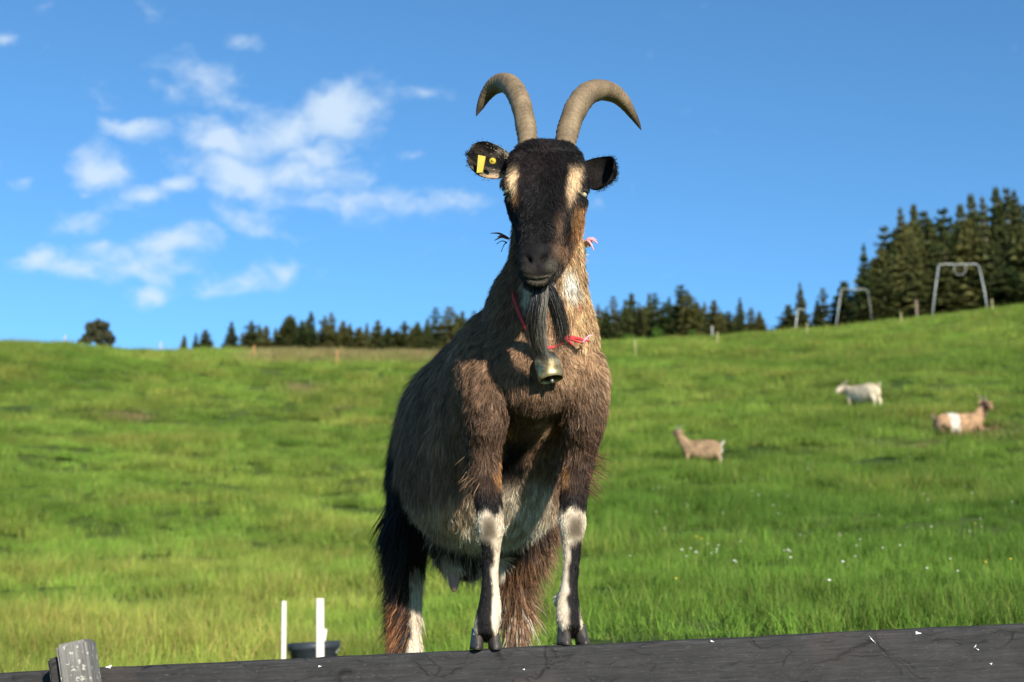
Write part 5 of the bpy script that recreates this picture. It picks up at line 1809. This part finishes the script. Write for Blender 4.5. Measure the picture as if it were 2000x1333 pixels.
# ------------------------------------------------------------------ grass and flowers
def grass_mat():
    m, nt, b, L = mat('grass_blades')
    at = nn(nt, 'ShaderNodeAttribute'); at.attribute_name = 'tint'; at.attribute_type = 'INSTANCER'
    va = nn(nt, 'ShaderNodeAttribute'); va.attribute_name = 'coat'
    mx = nn(nt, 'ShaderNodeMix', data_type='RGBA', blend_type='MULTIPLY'); mx.inputs[0].default_value = 1
    L(at.outputs['Color'], mx.inputs[6]); L(va.outputs['Color'], mx.inputs[7])
    L(mx.outputs[2], b.inputs['Base Color'])
    b.inputs['Roughness'].default_value = .6; b.inputs['Specular IOR Level'].default_value = .12
    tr = nn(nt, 'ShaderNodeBsdfTranslucent'); L(mx.outputs[2], tr.inputs[0])
    ms = nn(nt, 'ShaderNodeMixShader'); ms.inputs[0].default_value = .38
    L(b.outputs[0], ms.inputs[1]); L(tr.outputs[0], ms.inputs[2]); L(ms.outputs[0], nt.nodes['Material Output'].inputs[0])
    return m


M_GRASS = grass_mat()


def tuft(seed, n, rad, h0, h1, wid, lean, straw=.1):
    r = np.random.default_rng(seed)
    a = r.uniform(0, 6.28, n); rr = rad * np.sqrt(r.random(n))
    root = np.column_stack([rr * np.cos(a), rr * np.sin(a), np.full(n, -.02)])
    d = np.column_stack([r.normal(size=n) * lean, r.normal(size=n) * lean, np.ones(n)])
    bend = np.column_stack([r.normal(size=n) * lean * 1.5, r.normal(size=n) * lean * 1.5, np.full(n, .75)])
    d0 = unit(d); d1 = unit(d + bend * .6 * np.array([1, 1, .6])); d2 = unit(d * .5 + bend * [1.8, 1.8, .6])
    nr = unit(r.normal(size=(n, 3)) * [1, 1, .1])
    h = r.uniform(h0, h1, n)
    V, q, t = ribbons(root, d0, d1, d2, h, wid * r.uniform(.6, 1.4, n), nr, r.uniform(-1.5, 1.5, n))
    me = np_mesh('grass_tuft', V, [q, t])
    c = np.ones((n, 3)) * np.exp(r.normal(size=n) * .22)[:, None]
    s = r.random(n) < straw
    c[s] = np.array([2.0, 1.35, 2.2]) * r.uniform(.7, 1.1, (s.sum(), 1))
    set_color(me, np.repeat(c, 7, 0))
    me.materials.append(M_GRASS)
    return me


def make_grass():
    lib = bpy.data.collections.new('grass_library')
    specs = [(1, 110, .20, .10, .22, .0055, .28, .06), (2, 110, .20, .12, .26, .0050, .25, .12), (3, 100, .20, .08, .18, .0065, .40, .04), (4, 90, .19, .14, .34, .0045, .20, .30), (5, 120, .20, .03, .08, .0060, .5, .15)]
    for i, sp in enumerate(specs):
        o = bpy.data.objects.new('grass_tuft_%d' % i, tuft(*sp)); lib.objects.link(o)
    r = np.random.default_rng(77)
    pts = []
    amax = .50
    for r0, r1, dens in ((3.28, 6, 40), (6, 12, 36), (12, 25, 20), (25, 45, 9), (45, 90, 3.6), (90, 175, 1.5)):
        n = int(amax * (r1 ** 2 - r0 ** 2) * dens)
        rr = np.sqrt(r.uniform(r0 ** 2, r1 ** 2, n)); a = r.uniform(-amax, amax, n)
        pts.append(np.column_stack([rr * np.sin(a), rr * np.cos(a)]))
    p = np.vstack(pts)
    p = p[p[:, 1] > 3.27]
    z = ground(p[:, 0], p[:, 1])
    X = np.column_stack([p, z]); R = np.hypot(p[:, 0], p[:, 1])
    u, v = project(X)
    # bare earth spots
    keep = np.ones(len(X), bool)
    brown = np.zeros(len(X))
    for (bu, bv, ru, rv) in ((252, 815, 42, 9), (1925, 845, 80, 11), (1760, 872, 60, 6), (680, 800, 12, 6), (590, 760, 30, 10)):
        e = np.exp(-(((u - bu) / ru) ** 2 + ((v - bv) / rv) ** 2)); brown = np.maximum(brown, e)
    keep &= r.random(len(X)) > brown * .75
    # clear round the standing things
    for (gx, gy, gr) in [(float(O0[0] + BK[0] * .85), float(O0[1] + BK[1] * .85), .32), (P(618, 1257, 7.3)[0], 7.3, .24), (P(615, 1257, 6.7)[0], 6.7, .36), (P(612, 1257, 6.1)[0], 6.1, .36), (P(612, 1257, 5.5)[0], 5.5, .33)]:
        keep &= np.hypot(X[:, 0] - gx, X[:, 1] - gy) > gr
    X, R, u, v, brown = X[keep], R[keep], u[keep], v[keep], brown[keep]
    n = len(X)
    big = snoise(X, .11, 81); med = snoise(X, .42, 82); fine = snoise(X, 1.3, 83)
    right = sm(900, 1300, u)
    A = np.array([.185, .295, .042]); Bd = np.array([.070, .150, .018]); Yl = np.array([.32, .345, .066]); Br = np.array([.25, .18, .09])
    c = np.tile(A, (n, 1))
    c = mixc(c, Bd, np.clip(.22 + .62 * right * sm(60, 12, R) + .4 * big, 0, 1))
    c = mixc(c, Yl, np.clip(.18 + .5 * med - .30 * right * sm(60, 12, R), 0, .8))
    c = mixc(c, Bd * .75, np.clip(sm(.3, 1.0, fine + .6 * med) * .65, 0, 1))
    c = mixc(c, Br, np.clip(brown * 1.2, 0, 1))
    # drier, taller grass low on the left; brownish strip at the far left crest
    c = mixc(c, Yl * 1.05, sm(800, 500, u) * sm(1040, 1180, v) * (.35 + .3 * med))
    c = mixc(c, Br * 1.1, sm(430, 520, u) * sm(960, 880, u) * sm(722, 700, v) * .65)
    c *= np.exp(r.normal(size=n) * .12 + .2 * fine + .16 * snoise(X, 2.6, 84) + .12 * snoise(X, .22, 85))[:, None]
    kind = r.choice([0, 1, 2, 3], n, p=[.36, .3, .22, .12])
    tall = (u < 800) & (v > 1050) & (r.random(n) < .2); kind[tall] = 3
    kind[(R < 4.4)] = 4
    kind[(v > 1235) & (R < 6) & (r.random(n) < .6)] = 4
    sc = np.interp(R, [3, 10, 25, 45, 90, 175], [.55, .68, 1.05, 1.6, 2.6, 4.2]) * r.uniform(.75, 1.25, n) * (1 + .2 * med)
    # long grass partly hides the small goats' feet
    me = bpy.data.meshes.new('grass')
    me.vertices.add(n); me.vertices.foreach_set('co', X.astype(np.float32).ravel())
    at = me.attributes.new('tint', 'FLOAT_COLOR', 'POINT'); cc = np.ones((n, 4), np.float32); cc[:, :3] = np.clip(c, .005, .6); at.data.foreach_set('color', cc.ravel())
    at = me.attributes.new('kind', 'INT', 'POINT'); at.data.foreach_set('value', kind.astype(np.int32))
    at = me.attributes.new('size', 'FLOAT_VECTOR', 'POINT'); s3 = np.column_stack([sc, sc, sc * np.interp(R, [10, 40, 175], [1, .8, .42])]); at.data.foreach_set('vector', s3.astype(np.float32).ravel())
    rot = np.column_stack([r.normal(size=n) * .08, r.normal(size=n) * .08, r.uniform(0, 6.28, n)])
    at = me.attributes.new('turn', 'FLOAT_VECTOR', 'POINT'); at.data.foreach_set('vector', rot.astype(np.float32).ravel())
    o = link('grass', me, M_GRASS); tag(o, 'green meadow grass covering the whole slope', 'grass', kind='stuff')
    ng = bpy.data.node_groups.new('grass_scatter', 'GeometryNodeTree')
    ng.interface.new_socket('Geometry', in_out='INPUT', socket_type='NodeSocketGeometry'); ng.interface.new_socket('Geometry', in_out='OUTPUT', socket_type='NodeSocketGeometry')
    gi = ng.nodes.new('NodeGroupInput'); go = ng.nodes.new('NodeGroupOutput')
    ci = ng.nodes.new('GeometryNodeCollectionInfo'); ci.inputs['Collection'].default_value = lib; ci.inputs['Separate Children'].default_value = True; ci.inputs['Reset Children'].default_value = True
    ip = ng.nodes.new('GeometryNodeInstanceOnPoints'); ip.inputs['Pick Instance'].default_value = True

    def attr(nm, ty):
        a = ng.nodes.new('GeometryNodeInputNamedAttribute'); a.data_type = ty; a.inputs['Name'].default_value = nm; return a.outputs['Attribute']
    L = ng.links.new
    L(gi.outputs[0], ip.inputs['Points']); L(ci.outputs[0], ip.inputs['Instance']); L(attr('kind', 'INT'), ip.inputs['Instance Index'])
    L(attr('size', 'FLOAT_VECTOR'), ip.inputs['Scale'])
    er = ng.nodes.new('FunctionNodeEulerToRotation'); L(attr('turn', 'FLOAT_VECTOR'), er.inputs[0]); L(er.outputs[0], ip.inputs['Rotation'])
    L(ip.outputs[0], go.inputs[0])
    md = o.modifiers.new('scatter', 'NODES'); md.node_group = ng
    print('grass tufts', n)


make_grass()


def make_flowers():
    r = np.random.default_rng(91)
    V = []; Q = []; T = []; n = 0; cols = []
    spots = [(700, 1055, 14, 12), (690, 1065, 10, 8), (1372, 1120, 12, 10), (1350, 1150, 14, 8), (1580, 930, 14, 8), (1395, 1140, 12, 8), (1545, 1160, 8, 6), (1645, 1100, 8, 5), (1530, 840, 14, 5), (1340, 1030, 10, 6), (1480, 1000, 10, 6), (1290, 980, 16, 8), (1810, 1010, 12, 6), (1920, 1070, 12, 8)]
    cl = [(u, v, du, dv, 5) for u, v, du, dv in spots]; cl = [(a, b_, c, d, 3) for a, b_, c, d, e in cl]
    cl += [(r.uniform(1210, 1990), r.uniform(800, 1220), 8, 5, 1) for _ in range(70)]
    cl += [(r.uniform(0, 760), r.uniform(800, 1200), 8, 5, 1) for _ in range(25)]
    for u, v, du, dv, k in cl:
        for _ in range(int(k)):
            p, R = on_ground(u + r.normal() * du * .6, v + r.normal() * dv * .6)
            if R < 4.2: continue
            p = p + [0, 0, .17 + .06 * r.random()]
            s = r.uniform(.005, .010) * (1 + R / 60)
            yel = r.random() < .10
            o = np.array([(1, 0, 0), (-1, 0, 0), (0, 1, 0), (0, -1, 0), (0, 0, .5), (0, 0, -.5)]) * s
            V.append(p + o); cols.append(np.tile((.75, .55, .05) if yel else (.72, .74, .62), (6, 1)))
            T += [(n + a, n + b, n + c) for a, b, c in ((0, 2, 4), (2, 1, 4), (1, 3, 4), (3, 0, 4), (2, 0, 5), (1, 2, 5), (3, 1, 5), (0, 3, 5))]; n += 6
            st = np.array([p + [.0015, 0, 0], p - [.0015, 0, 0], p - [0, 0, .2]]); V.append(st); cols.append(np.tile((.10, .17, .03), (3, 1))); T.append((n, n + 1, n + 2)); n += 3
    me = np_mesh('wildflowers', np.vstack(V), [np.array(T)]); set_color(me, np.vstack(cols))
    o = link('wildflowers', me, M_SKIN); tag(o, 'tiny white and yellow meadow flowers scattered in the grass', 'flowers', kind='stuff')


make_flowers()
